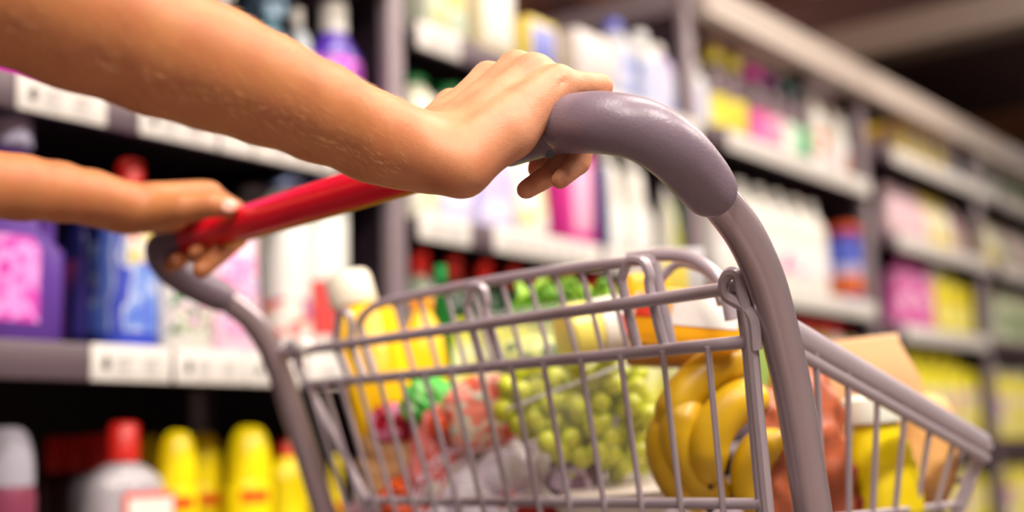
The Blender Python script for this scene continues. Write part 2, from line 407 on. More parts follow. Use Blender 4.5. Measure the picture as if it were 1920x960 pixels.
def put(kind, px, py, h, name, cat, desc, where, D, args, group, yaw=0, dd=0, tilt=(0, 0)):
    """stand a product on the shelf whose strip height is h, its middle at pixel column px"""
    d = .012+D/2+dd
    P = hit(px, py, S0+DB*d, DB)
    s = (P-S0).dot(DS)
    r = [kind, s, d, D, h, name, cat, desc+', '+where, list(args[0]), args[1], group, yaw, math.floor((hit(px, py, S0+DB*.0, DB)-S0).dot(DS))]
    QUEUE.append(r); return r
def place_all():
    for a in QUEUE:
        W_ = a[8][0]*(2 if a[0] is p_round else 1)
        fl_ = a[12]; lo_, hi_ = fl_+.03+W_/2, fl_+.97-W_/2
        if True: a[1] = min(max(a[1], lo_ if fl_ >= 0 else -9), hi_)
    QUEUE.sort(key=lambda q: q[2])
    for i, a in enumerate(QUEUE):          # rear rows stand clear of the front ones
        for b in QUEUE[:i]:
            wa = a[8][0]*(2 if a[0] is p_round else 1); wb = b[8][0]*(2 if b[0] is p_round else 1)
            if a[4] == b[4] and a[2]-b[2] > .018 and abs(a[1]-b[1]) < (wa+wb)/2: a[2] = max(a[2], b[2]+(a[3]+b[3])/2+.004)
    for rep in range(3):
        for i, a in enumerate(QUEUE):
            for b in QUEUE[i+1:]:
                if a[4] != b[4] or abs(a[2]-b[2]) > (a[3]+b[3])/2+.001: continue
                wa = a[8][0]*(2 if a[0] is p_round else 1); wb = b[8][0]*(2 if b[0] is p_round else 1)
                gap = abs(a[1]-b[1])-.002
                if (wa+wb)/2 > gap:
                    f = max(gap, .012)/((wa+wb)/2); a[8][0] *= f; b[8][0] *= f
    for kind, s, d, D, h, name, cat, label, ar, kw, group, yaw, _b in QUEUE:
        t = thing(name, label, cat, SP(s, d, h+CAMZ+.0205), (0, 0, SHROT+math.radians(yaw)), group)
        kind(t, *ar, **kw)
        if 'large grey bottle' in label: grey_panel(t)
def A(*a, **k): return (a, k)
WHT = (222, 219, 210); white = col(WHT); lilac = col((206, 200, 232)); green = col((20, 130, 60)); redc = col((228, 40, 30)); yel = col((246, 222, 10), .3)
purple = col((84, 52, 170), .25); navy = col((34, 36, 110), .3); blue = col((60, 80, 200), .3)
L0, L1, L2 = .4575, .126, -.235
G = 'cleaning products on the shelves'
# left bay, upper shelf
w0 = 'upper shelf of left bay'
put(p_box, 20, 130, L0, 'product_carton', 'carton', 'magenta pink carton above the first price label', w0, .09, A(.20, .09, .17, col((228, 20, 200), .4), prints([((240, 30, 210), .5), ((250, 90, 220), 1)], (15, 15, 15))), 'cartons on the left bay')
teal = mat('teal_clear', (96, 140, 160), .15, sub=0, trans=.25)
put(p_spray, 412, 60, L0, 'spray_bottle', 'bottle', 'pale grey spray bottle at the forearm edge', w0, .055, A(.062, .055, .27, col((150, 165, 180), .2), white, None), 'spray bottles')
put(p_spray, 462, 60, L0, 'spray_bottle', 'bottle', 'dark teal spray bottle', w0, .055, A(.066, .055, .26, mat('teal_dark', (52, 84, 104), .15), col((70, 90, 110)), None), 'spray bottles', dd=.06)
put(p_spray, 508, 60, L0, 'spray_bottle', 'bottle', 'clear blue spray bottle with glints', w0, .055, A(.070, .055, .27, teal, col((130, 165, 190), .2), prints([((110, 160, 190), .5), ((60, 110, 140), 1)], (30, 30, 30))), 'spray bottles')
put(p_bottle, 556, 60, L0, 'cleaner_bottle', 'bottle', 'slim grey white bottle beside the purple bottle', w0, .05, A(.05, .05, .25, col((176, 184, 190), .25), white), 'cleaner bottles of the left bay', dd=.03)
put(p_bottle, 632, 60, L0, 'detergent_bottle', 'bottle', 'large purple bottle with white cap and pink label', w0, .08, A(.125, .075, .275, purple, white, prints([((214, 60, 200), .45), ((240, 150, 230), .7), ((150, 40, 170), 1)], (25, 25, 25)), lz=(.1, .62), sh=.58, capr=.25, caph=.2), 'detergent bottles')
put(p_bottle, 610, 60, L0, 'detergent_bottle', 'bottle', 'dark purple bottle standing behind the large purple one', w0, .08, A(.1, .07, .26, col((60, 34, 110), .3), col((120, 90, 160))), 'detergent bottles', dd=.13)
# left bay, middle shelf
w1 = 'middle shelf of left bay'
pinkl = prints([((206, 70, 180), .4), ((236, 150, 224), .75), ((220, 110, 200), 1)], (40, 40, 40))
put(p_handlejug, 22, 530, L1, 'detergent_jug', 'jug', 'large purple jug with handle and pink label', w1, .1, A(.128, .085, .30, col((96, 60, 150), .3), lilac, pinkl), 'detergent jugs', yaw=8)
put(p_bottle, 140, 530, L1, 'detergent_bottle', 'bottle', 'dark navy bottle in the shade between jug and blue bottles', w1, .06, A(.06, .06, .22, navy, navy, prints([((60, 50, 140), .6), ((150, 60, 120), 1)], (30, 30, 30))), 'detergent bottles', dd=.09)
bl = prints([((90, 120, 214), .4), ((130, 160, 226), .55), ((206, 214, 232), .64), ((66, 84, 196), 1)], (24, 24, 14))
badge_w = prints([((222, 84, 80), .4), ((226, 222, 206), .75), ((226, 200, 90), 1)], (34, 34, 26))
put(p_bottle, 176, 530, L1, 'detergent_bottle', 'bottle', 'deep blue bottle with dark red cap behind the front one', w1, .07, A(.058, .06, .262, navy, col((190, 25, 40)), bl, badge=col((200, 60, 80))), 'detergent bottles', dd=.075)
put(p_bottle, 240, 530, L1, 'detergent_bottle', 'bottle', 'blue bottle with red cap and white and blue label', w1, .07, A(.076, .07, .268, blue, redc, bl, lz=(.1, .74), sh=.76, badge=badge_w, caph=.13, capr=.25), 'detergent bottles')
grn = prints([((232, 232, 228), .36), ((110, 166, 60), .52), ((206, 110, 180), .62), ((226, 224, 226), .74), ((50, 104, 40), 1)], (42, 42, 36))
put(p_pouch, 343, 530, L1, 'detergent_pouch', 'pouch', 'white pouch printed with green leaves and pink flowers', w1, .06, A(.092, .055, .19, white, grn), 'detergent pouches')
put(p_pouch, 438, 530, L1, 'detergent_pouch', 'pouch', 'pink floral pouch beside the green leaf pouch', w1, .06, A(.09, .055, .19, col((236, 200, 220)), prints([((226, 120, 180), .42), ((232, 220, 230), .56), ((206, 60, 130), .68), ((190, 180, 220), 1)], (46, 46, 40))), 'detergent pouches')
put(p_bottle, 502, 530, L1, 'softener_bottle', 'bottle', 'white bottle with small orange and blue badge', w1, .07, A(.078, .07, .285, col((226, 230, 226)), col((224, 228, 232)), prints([((228, 228, 220), .6), ((232, 226, 200), 1)], (20, 20, 12)), lz=(.05, .8), sh=.86, caph=.06, capr=.4, badge=None), 'softener bottles', dd=.05)
put(p_bottle, 538, 530, L1, 'softener_bottle', 'bottle', 'white bottle with orange and blue badge at its foot', w1, .07, A(.074, .07, .285, col((230, 232, 226)), col((150, 170, 220)), prints([((228, 226, 216), .45), ((230, 96, 56), .66), ((110, 130, 206), 1)], (26, 26, 30)), lz=(.12, .33), sh=.88, caph=.05, capr=.42), 'softener bottles')
put(p_bottle, 606, 530, L1, 'softener_bottle', 'bottle', 'white bottle with blue cap and red lower label', w1, .07, A(.086, .07, .29, col((232, 232, 226)), col((110, 150, 220)), col((206, 72, 70)), lz=(.14, .44), sh=.88, caph=.05, capr=.42), 'softener bottles')
# left bay, low shelf
w2 = 'low shelf of left bay'
put(p_round, 14, 880, L2, 'cleaner_bottle', 'bottle', 'clear capped bottle with maroon body at the frame edge', w2, .07, A(.035, .262, mat('maroon', (126, 56, 80), .3), mat('clear_cap', (190, 186, 200), .15, trans=.3), .28), 'cleaner bottles of the left bay')
for i, px in enumerate((120, 160, 200)):
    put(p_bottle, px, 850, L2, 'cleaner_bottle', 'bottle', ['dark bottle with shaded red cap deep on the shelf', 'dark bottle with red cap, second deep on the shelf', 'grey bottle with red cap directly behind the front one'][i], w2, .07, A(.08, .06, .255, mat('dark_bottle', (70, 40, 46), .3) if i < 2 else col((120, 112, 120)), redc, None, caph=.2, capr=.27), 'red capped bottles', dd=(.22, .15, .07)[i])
put(p_bottle, 231, 860, L2, 'cleaner_bottle', 'bottle', 'large grey bottle with red cap and red framed white label', w2, .08, A(.128, .08, .268, col((170, 164, 170), .22), redc, None, sh=.66, caph=.19, capr=.2, neck=.17, e=2.8, badge=None), 'red capped bottles')
for px, dd, dsc in ((332, 0, 'yellow bottle with domed cap nearest the grey bottle'), (392, .06, 'yellow bottle set back between two yellow bottles'), (467, 0, 'yellow bottle with domed cap, the widest one in front'), (285, .14, 'yellow bottle half hidden behind the grey bottle'), (626, .02, 'yellow bottle seen through the cart wires'), (690, .03, 'yellow bottle behind the gate wires beside the post')):
    put(p_round, px, 880, L2, 'yellow_bottle', 'bottle', dsc, w2, .074, A(.0355 if px != 626 else .03, .262 if px == 467 else (.256 if px < 600 else .215), yel, yel, .3, col((226, 84, 20)), lz=(.58, .645)), 'yellow domed bottles', dd=dd)
put(p_bottle, 536, 880, L2, 'yellow_bottle', 'bottle', 'yellow bottle with flat orange cap beside the cart post', w2, .07, A(.07, .06, .242, yel, col((226, 60, 20)), prints([((246, 222, 10), .6), ((120, 160, 40), 1)], (14, 14, 14)), sh=.75, caph=.1), 'yellow domed bottles', dd=.05)
# second bay, top shelf
w3 = 'top shelf of second bay'; T0 = .712
put(p_box, 800, 10, T0, 'product_carton', 'carton', 'pale yellow and mint carton beside the post', w3, .09, A(.11, .1, .2, col((214, 222, 200)), prints([((226, 206, 120), .35), ((200, 226, 208), .75), ((216, 222, 160), 1)], (10, 10, 14))), 'cartons on the second bay', )
put(p_box, 900, 40, T0, 'product_carton', 'carton', 'tall white carton with pale yellow edges', w3, .09, A(.105, .09, .22, col((226, 214, 176)), prints([((228, 230, 226), .6), ((206, 214, 222), 1)], (8, 8, 10))), 'cartons on the second bay')
put(p_box, 985, 90, T0, 'product_carton', 'carton', 'yellow carton with blue square', w3, .09, A(.095, .09, .118, col((226, 206, 90)), prints([((120, 128, 200), .42), ((80, 96, 180), .6), ((232, 222, 140), 1)], (9, 9, 12))), 'cartons on the second bay')
put(p_box, 1085, 110, T0, 'product_carton', 'carton', 'long white carton under the grey cross beam', w3, .1, A(.17, .1, .135, col((204, 196, 194)), prints([((206, 200, 198), .7), ((176, 178, 190), 1)], (8, 8, 8))), 'cartons on the second bay')
for px, c, dsc in ((1152, (190, 192, 200), 'white flat bottle with dark blue shoulder, first of the pair'), (1200, (214, 216, 214), 'bright white bottle catching the lamp light')):
    put(p_bottle, px, 130, T0, 'detergent_bottle', 'bottle', dsc, w3, .07, A(.075, .09, .205, col(c, .25), col((70, 84, 190)) if px < 1160 else col((220, 224, 226)), prints([((190, 196, 224), .6), ((140, 156, 206), 1)], (12, 12, 12)), sh=.62, capr=.3), 'bottles on the second bay')
put(p_bottle, 1252, 140, T0, 'detergent_bottle', 'bottle', 'lilac bottle with white cap', w3, .07, A(.075, .08, .19, col((190, 176, 214), .3), white, prints([((200, 200, 222), .6), ((160, 170, 210), 1)], (12, 12, 12)), sh=.6), 'bottles on the second bay')
put(p_bottle, 1293, 150, T0, 'detergent_bottle', 'bottle', 'pale grey white bottle beside the second post', w3, .07, A(.08, .08, .185, col((206, 214, 214), .25), white, prints([((206, 206, 226), .7), ((196, 204, 200), 1)], (12, 12, 12)), sh=.6), 'bottles on the second bay')
# second bay, middle shelf
w4 = 'middle shelf of second bay'; T1 = .378
cream = col((226, 224, 200)); 
put(p_bottle, 778, 260, T1, 'detergent_bottle', 'bottle', 'cream bottle with green cap beside the post', w4, .07, A(.078, .07, .268, cream, green, prints([((226, 224, 180), .5), ((232, 230, 222), 1)], (10, 10, 10)), sh=.78, caph=.06, capr=.3), 'green capped bottles')
put(p_bottle, 840, 260, T1, 'detergent_bottle', 'bottle', 'lilac white bottle with green cap', w4, .07, A(.1, .07, .268, lilac, green, prints([((214, 210, 236), .6), ((230, 226, 240), 1)], (10, 10, 10)), sh=.78, caph=.07, capr=.3), 'green capped bottles')
put(p_bottle, 912, 260, T1, 'detergent_bottle', 'bottle', 'pale lilac bottle with green cap behind the hand', w4, .07, A(.1, .07, .262, lilac, green, prints([((196, 190, 236), .4), ((226, 224, 240), 1)], (10, 10, 10)), sh=.78, caph=.07, capr=.3), 'green capped bottles')
put(p_pouch, 985, 380, T1, 'detergent_pouch', 'pouch', 'white pouch with lime green print', w4, .07, A(.1, .07, .2, white, prints([((236, 236, 226), .55), ((206, 214, 90), .75), ((236, 236, 226), 1)], (12, 12, 10))), 'pouches on the second bay')
put(p_box, 1062, 380, T1, 'product_carton', 'carton', 'magenta carton with pale pink print and dark side', w4, .07, A(.085, .08, .2, col((230, 60, 160)), prints([((236, 70, 170), .5), ((236, 176, 206), 1)], (10, 10, 12))), 'cartons on the second bay')
put(p_box, 1106, 380, T1, 'product_carton', 'carton', 'narrow navy blue carton beside the magenta one', w4, .07, A(.02, .08, .19, col((60, 60, 120)), None), 'cartons on the second bay', dd=.004)
for px in (1140, 1186, 1230):
    put(p_handlejug, px, 390, T1, 'bleach_jug', 'jug', ['tall white jug beside the navy carton', 'tall white jug, centre of the white three', 'tall white jug with pale blue label before the yellow pack'][(px-1140)//44], w4, .08, A(.078, .075, .245, white, white, prints([((232, 234, 230), .7), ((196, 206, 216), 1)], (10, 10, 8))), 'white jugs on the second bay')
yg = prints([((236, 236, 222), .4), ((214, 214, 60), .7), ((240, 240, 230), 1)], (10, 10, 12))
put(p_pouch, 1262, 400, T1, 'detergent_pouch', 'pouch', 'white pouch with yellow band', w4, .06, A(.06, .06, .19, white, yg), 'pouches on the second bay')
put(p_bottle, 1283, 400, T1, 'cleaner_bottle', 'bottle', 'slim dark green bottle between the yellow banded packs', w4, .04, A(.03, .04, .17, col((40, 90, 50)), green), 'bottles on the second bay')
put(p_pouch, 1303, 400, T1, 'detergent_pouch', 'pouch', 'white pouch with lime band against the post', w4, .06, A(.055, .06, .18, white, yg), 'pouches on the second bay')
# second bay, lower shelf: green glass bottles
w5 = 'lower shelf, second bay'; T2 = .035
gl = mat('green_glass', (28, 62, 34), .2); yl = prints([((214, 214, 40), .6), ((230, 232, 170), 1)], (14, 14, 14))
nm5 = ['first', 'second', 'third', 'fourth', 'fifth', 'sixth', 'seventh', 'eighth', 'ninth', 'tenth', 'eleventh', 'twelfth']
for i, px in enumerate((787, 849, 907, 961, 1013, 1063, 1112, 1158, 1202, 1245, 1284)):
    clear = i == 0
    put(p_bottle, px, 600, T2, 'vinegar_bottle', 'bottle', ('clear' if clear else 'dark green') + ' bottle with red cap and yellow label, %s from post' % nm5[i], w5, .07,
        A(.075, .07, .292, mat('clear_glass', (150, 160, 140), .15) if clear else gl, redc if i % 2 == 0 else col((196, 44, 34)), yl, lz=(.1, .6), sh=.66, caph=.13, capr=.24, neck=.17), 'red capped green bottles')
for i, px in enumerate((820, 885, 945, 1000, 1050)):
    put(p_bottle, px, 600, T2, 'vinegar_bottle', 'bottle', 'dark green capped bottle in rear row, %s after the post' % nm5[i], w5, .07,
        A(.07, .07, .295, gl, col((30, 70, 50)), None, sh=.66, caph=.1, capr=.24, neck=.17), 'dark capped bottles at the rear', dd=.12)
# third bay, top shelf
w6 = 'top shelf of third bay'; U0 = .722
sp = [(1338, (206, 190, 30), (222, 208, 60), 'yellow'), (1372, (206, 190, 30), (222, 206, 60), 'second yellow'), (1410, (206, 40, 160), (226, 90, 160), 'magenta'), (1440, (120, 40, 110), (224, 150, 180), 'dark purple'), (1466, (40, 84, 80), (206, 226, 206), 'teal'), (1492, (40, 74, 76), (90, 170, 120), 'second teal')]
for px, cc, lc, nmc in sp:
    put(p_bottle, px, 170, U0, 'cleaner_bottle', 'bottle', 'mauve grey bottle with %s cap and matching label' % nmc, w6, .06, A(.075, .06, .246, mat('mauve_body', (92, 70, 78), .3), col(cc), prints([(lc, .6), (tuple(min(255, v+25) for v in lc), 1)], (14, 14, 14)), lz=(.12, .44), sh=.52, caph=.2, capr=.33), 'bottles with coloured caps')
for i, px in enumerate((1522, 1552, 1580)):
    put(p_handlejug, px, 220, U0, 'bleach_jug', 'jug', ['white jug with orange spot beside the teal bottles', 'white jug in the middle of the top trio', 'white jug with orange and blue label beside the third post'][i], w6, .08, A(.1, .085, .250, white, white, prints([((232, 234, 236), .55), ((226, 130, 90), .68), ((232, 234, 236), .85), ((110, 120, 190), 1)], (10, 10, 10))), 'white jugs on the third bay')
# third bay, middle shelf
w7 = 'middle shelf of third bay'; U1 = .362
for i, px in enumerate((1346, 1384, 1420, 1454, 1487, 1517)):
    put(p_bottle, px, 430, U1, 'bleach_bottle', 'bottle', 'white bleach bottle with faint label, %s after the second post' % nm5[i], w7, .08, A(.094, .085, .275, white, white, prints([((236, 234, 230), .72), ((226, 190, 210) if i != 3 else (226, 60, 140), .82), ((220, 220, 232), 1)], (10, 10, 14)), lz=(.2, .5), sh=.62, caph=.12, capr=.22), 'tall white bleach bottles')
bo = prints([((80, 90, 180), .12), ((232, 116, 60), .37), ((190, 190, 226), .5), ((84, 100, 200), .8), ((96, 50, 130), .9), ((206, 80, 30), 1)], (1, 1, 4.2), kind='z')
for i, px in enumerate((1622,)):
    put(p_box, px, 450, U1, 'product_carton', 'carton', 'blue carton with wide orange band against the third post', w7, .14, A(.07, .14, .238, bo), 'blue and orange cartons')
w8 = 'lower shelf of third bay'; U2 = .035
for i, px in enumerate((1345, 1385, 1425, 1465, 1502, 1532, 1560, 1588, 1614, 1638)):
    put(p_bottle, px, 650, U2, 'sauce_bottle', 'bottle', '%s bottle with red cap, %s from second post' % ('green' if i % 3 else 'white', nm5[i]), w8, .08, A(.085, .08, .27, col((150, 176, 90)) if i % 3 else white, redc, None, sh=.7, caph=.12, capr=.28), 'red capped bottles of the third bay')
# fourth, fifth, sixth bays
def fill(i0, pxs, py, h, name, cat, descs, where, W, H, D, kindf, group, mats, ds=None, extra=None):
    for i, px in enumerate(pxs):
        m, f = mats[i % len(mats)]
        if kindf is p_box: a = A(W, D, H, m, f)
        elif kindf is p_pouch: a = A(W, D, H, m, f)
        else: a = A(W, D, H, m, extra[i % len(extra)] if extra else white, f)
        put(kindf, px, py, h, name, cat, descs[i % len(descs)], where, D, a, group)
X0, X1, X2, X3, X4 = .86, .593, .316, -.03, -.35
yw = prints([((220, 214, 180), .45), ((218, 198, 90), .75), ((222, 220, 208), 1)], (8, 8, 10))
ww = prints([((228, 228, 222), .6), ((196, 204, 206), 1)], (8, 8, 8))
pk = prints([((214, 184, 190), .5), ((206, 150, 172), .75), ((222, 214, 212), 1)], (8, 8, 8))
gw = prints([((206, 210, 190), .6), ((150, 164, 130), 1)], (8, 8, 8))
mg = prints([((208, 120, 176), .45), ((206, 70, 150), .62), ((220, 176, 204), 1)], (9, 9, 9))
w9 = 'top shelf, fourth bay'
fill(0, (1668, 1696, 1722), 240, X0, 'product_carton', 'carton', ['yellow topped white carton by the third post', 'yellow and white carton, middle of three', 'white carton with yellow print beside the white packs'], w9, .16, .13, .12, p_box, 'cartons on the fourth bay', [(col((226, 200, 80)), yw), (col((226, 214, 150)), yw)])
fill(0, (1750, 1774, 1797, 1818, 1838), 280, X0, 'paper_pack', 'pack', ['white pack beside the yellow cartons', 'second white pack', 'white pack in the middle of the row', 'fourth white pack', 'last white pack by the fourth post'], w9, .16, .17, .12, p_pouch, 'white packs on the fourth bay', [(col((214, 216, 214)), ww)])
w10 = 'second shelf of fourth bay'
fill(0, (1672, 1704), 390, X1, 'detergent_pouch', 'pouch', ['pink pouch against the third post', 'pale pink pouch beside it'], w10, .16, .205, .11, p_pouch, 'pouches on the fourth bay', [(col((208, 176, 184)), pk)])
fill(0, (1728, 1752), 400, X1, 'detergent_pouch', 'pouch', ['yellow pouch after the pink pair', 'second yellow pouch'], w10, .15, .205, .11, p_pouch, 'pouches on the fourth bay', [(col((226, 200, 80)), yw)])
fill(0, (1775, 1797), 410, X1, 'detergent_pouch', 'pouch', ['lilac pink pouch between the yellow groups', 'second lilac pink pouch'], w10, .15, .205, .11, p_pouch, 'pouches on the fourth bay', [(col((208, 186, 196)), pk)])
fill(0, (1817, 1836), 420, X1, 'detergent_pouch', 'pouch', ['yellow pouch of the far group', 'last yellow pouch by the fourth post'], w10, .15, .205, .11, p_pouch, 'pouches on the fourth bay', [(col((224, 196, 90)), yw)])
w11 = 'third shelf of fourth bay'
fill(0, (1684, 1716), 550, X2, 'detergent_bottle', 'bottle', ['magenta bottle against the third post', 'second magenta bottle'], w11, .17, .23, .1, p_bottle, 'bottles on the fourth bay', [(col((200, 110, 166)), mg)], extra=[col((170, 20, 120))])
fill(0, (1745, 1771, 1795, 1817, 1837), 560, X2, 'detergent_bottle', 'bottle', ['yellow bottle beside the magenta pair', 'second yellow bottle', 'middle yellow bottle', 'fourth yellow bottle', 'last yellow bottle by the fourth post'], w11, .14, .22, .1, p_bottle, 'bottles on the fourth bay', [(col((220, 206, 40)), prints([((230, 222, 120), .5), ((214, 196, 30), 1)], (9, 9, 9)))], extra=[white, col((200, 190, 60))])
w12 = 'low shelf of fourth bay'
ylp = prints([((216, 202, 50), .5), ((222, 216, 160), .72), ((210, 110, 150), .78), ((176, 188, 214), .86), ((214, 200, 50), 1)], (8, 8, 8))
fill(0, (1700, 1730, 1758, 1783, 1807, 1829), 740, X3, 'detergent_bottle', 'bottle', ['yellow bottle beside the paper bag', 'yellow bottle with pink and blue print', 'third yellow bottle', 'fourth yellow bottle', 'fifth yellow bottle', 'last yellow bottle before the fourth post'], w12, .15, .285, .11, p_bottle, 'yellow bottles of the low shelf', [(col((222, 210, 30)), ylp)], extra=[col((214, 200, 40))])
fill(0, (1735, 1765, 1793, 1818, 1839), 900, X4, 'detergent_bottle', 'bottle', ['yellow and white bottle, lowest row nearest the cart', 'second yellow and white bottle, lowest row', 'third yellow and white bottle, lowest row', 'fourth yellow and white bottle, lowest row', 'last yellow and white bottle, lowest row'], 'bottom of fourth bay', .14, .25, .11, p_bottle, 'bottles of the lowest row', [(col((214, 206, 100)), ylp)], extra=[white])
for (h, py, hh, ms, g, ks) in ((X0, 320, .17, [(col((196, 204, 184)), gw)], 'pale green packs', p_pouch), (X1, 460, .2, [(col((206, 200, 170)), gw), (col((214, 180, 196)), pk)], 'pale packs', p_pouch), (X2, 600, .22, [(col((190, 196, 160)), gw)], 'pale green bottles', p_bottle), (X3, 740, .27, [(col((222, 210, 60)), ylp)], 'yellow bottles', p_bottle), (X4, 880, .25, [(col((222, 210, 80)), ylp)], 'yellow bottles of the lowest row', p_bottle)):
    shelfn = {X0: 'top', X1: 'second', X2: 'third', X3: 'low', X4: 'lowest'}[h]
    for b, (pxs, wn) in enumerate((((1862, 1877, 1891, 1904, 1917), 'fifth bay'),)):
        for i, px in enumerate(pxs):
            nmx = 'detergent_bottle' if ks is p_bottle else 'detergent_pouch'
            m, f = ms[i % len(ms)]
            a = A(.16, .12, hh, m, f) if ks is p_pouch else A(.16, .12, hh, m, white, f)
            put(ks, px, py, h, nmx, 'bottle' if ks is p_bottle else 'pouch', '%s %s, %s after the fourth post' % ({'pale green packs': 'pale green pack', 'pale packs': 'cream pack' if i % 2 == 0 else 'pinkish pack', 'pale green bottles': 'pale green bottle', 'yellow bottles': 'yellow bottle', 'yellow bottles of the lowest row': 'pale yellow bottle'}[g], '', nm5[i]), shelfn+' shelf of '+wn, .12, a, g+' on the fifth bay')
place_all()
for o in list(COL.objects):
    if o.get('label'): o['label'] = o['label'].replace(' ,', ',')
# ------------------------------------------------------------------ the shopping cart
P1 = PD(1060, 237, .835); P2 = PD(330, 456, 1.245); hh = (P1.z+P2.z)/2; P1.z = hh; P2.z = hh
HM = (P1+P2)/2
CHROME = mat('cart_wire', (172, 160, 168), .32, .25, var=.1)
CTUBE = mat('cart_tube', (172, 156, 162), .27, .55, var=.15, vscale=30)
GRIPM = mat('grip_plastic', (126, 110, 124), .36, 0, var=.25, vscale=40, bump=.25, bscale=500)
REDM = mat('handle_red', (236, 16, 44), .28, 0, var=.2, vscale=30, coat=.2)
cart = thing('shopping_cart', 'grey wire shopping cart with red handle bar, filled with groceries, held by the person', 'shopping cart', (HM.x, HM.y, 0), (0, 0, math.atan2(CF.y, CF.x)))
cart_M = cart.matrix_basis.copy()
def wtube(name, pts, r, m=CHROME, parent=cart, n=12, sm=0, sq=None):
    pts = [tuple(p) for p in pts]
    if sm: pts = spline(pts, sm)
    return WB().tube(pts, r, n, sq=sq).build(name, m, parent)
HA = (P1-P2).normalized()                # along the handle
r0 = P1+HA*-.055; r1 = P2+HA*.018
handle = wtube('handle_bar', [r1+(r0-r1)*t for t in [i/24 for i in range(25)]], [.0150+.0010*math.sin(i/24*math.pi) for i in range(25)], REDM, n=28)
wtube('yellow_edge', [r1+HA*.02-UP*.0156-CF*.001, r0-HA*.02-UP*.0156-CF*.001], .0022, mat('yellow_strip', (214, 160, 40), .5), handle, n=8)
# plastic corner grips
def grip(pts, rads, name='corner_grip'):
    sp = spline([(*p, r) for p, r in zip(pts, rads)], 10)
    P = [Vector(q[:3]) for q in sp]; R = [q[3] for q in sp]
    return WB().tube(P, R, 32).build(name, GRIPM, cart, angle=60)
def D(px, py, z): return PD(px, py, z)
gn = grip([P1-HA*.058, P1-HA*.02, D(1085, 234, .822)], [.0165, .0165, .0168], 'grip_sleeve')
gp = [D(1064, 233, .832), D(1070, 232, .828), D(1130, 230, .803), D(1200, 243, .796), D(1262, 280, .803), D(1308, 328, .82), D(1335, 362, .832), D(1342, 371, .836)]
grip(gp, [.0182, .0196, .0199, .0200, .0202, .0196, .0178, .0140])
scr = D(1031, 289, .825)
WB().tube([scr-rayd(1031, 289)*.012, scr-rayd(1031, 289)*.0135], .0028, 14).build('screw', mat('screw_dark', (30, 20, 24), .5), gn)
fp = [P2+HA*.03, P2+HA*.004, D(305, 468, 1.265), D(322, 503, 1.285), D(370, 535, 1.30), D(415, 556, 1.315), D(428, 562, 1.32)]
grip(fp, [.0155, .0165, .0172, .0172, .0170, .0165, .0130])
# frame tubes
near_post = [D(1322, 350, .835), D(1362, 392, .848), D(1402, 450, .858), D(1437, 530, .868), D(1466, 640, .880), D(1492, 760, .890), D(1521, 940, .900), D(1535, 1030, .905)]
pn = near_post[-1]
near_post += [Vector((pn.x, pn.y, pn.z-.12))+CF*.03, Vector((pn.x, pn.y, .30))+CF*.10, Vector((pn.x, pn.y, .17))+CF*.14, Vector((pn.x, pn.y, .15))+CF*.24, Vector((pn.x, pn.y, .15))+CF*.62]
wtube('frame_tube', near_post, .0136, CTUBE, n=24, sm=8)
far_post = [D(405, 550, 1.31), D(440, 572, 1.322), D(478, 607, 1.333), D(512, 665, 1.345), D(545, 760, 1.355), D(578, 860, 1.362), D(608, 960, 1.37), D(632, 1040, 1.375)]
pf = far_post[-1]
far_post += [Vector((pf.x, pf.y, pf.z-.12))+CF*.03, Vector((pf.x, pf.y, .30))+CF*.10, Vector((pf.x, pf.y, .17))+CF*.14, Vector((pf.x, pf.y, .15))+CF*.24, Vector((pf.x, pf.y, .15))+CF*.62]
wtube('frame_tube', far_post, .0130, CTUBE, n=24, sm=8)
n1 = Vector((pn.x, pn.y, .15)); f1 = Vector((pf.x, pf.y, .15))
wtube('base_crossbar', [n1+CF*.24, f1+CF*.24], .011, CTUBE)
wtube('base_crossbar', [n1+CF*.60, f1+CF*.60], .011, CTUBE)
WHEEL = mat('wheel_rubber', (50, 46, 50), .6)
for q in (n1+CF*.2, f1+CF*.2, n1+CF*.6-CN*.03, f1+CF*.6+CN*.03):
    b = WB(); q = Vector(q)
    b.box(q+UP*-.02, (.014, .018, .012), CF, CN, UP, bev=.003); b.box(q+UP*-.055-CF*.01+CN*.016, (.012, .0015, .035), CF, CN, UP); b.box(q+UP*-.055-CF*.01-CN*.016, (.012, .0015, .035), CF, CN, UP)
    c = b.build('caster', CTUBE, cart)
    hub = Vector((q.x, q.y, .058))-CF*.015
    WB().tube([hub-CN*.012, hub-CN*.009, hub+CN*.009, hub+CN*.012], [.052, .058, .058, .052], 28).build('wheel', WHEEL, c)
# rear gate: the plane of the three thick rods
A_r = PD(1385, 537, .885)
gdown = (UP*-1+CF*.22).normalized()
gN = CN.cross(gdown).normalized()
def G(px, py, off=0.0): return hit(px, py, A_r+CF*off, gN)
A0, A1 = G(548, 660), G(1388, 538)
B0, B1 = G(572, 722), G(1408, 640)
C0, C1 = G(640, 938), G(1430, 945)
def lerp(a, b, t): return a+(b-a)*t
gate = WB()
gate.tube([A0, A1], .0050, 14); gate.tube([B0, B1], .0048, 14); gate.tube([lerp(C0, C1, .09), C1], .0042, 14)
gate = gate.build('rear_gate', CHROME, cart)
def wire(pts, r, parent, sm=0): return wtube('wire', pts, r, CHROME, parent, 8, sm)
ts = [0.025, .075, .125, .18, .24, .30, .365, .43, .50, .57, .64, .715, .79, .865, .94]
for t in ts:
    a = lerp(A0, A1, t); b = lerp(B0, B1, t); c = lerp(C0, C1, t)
    wire([b-gN*.005, c-gN*.005, c+(c-b)*.35-gN*.004], .0024, gate)
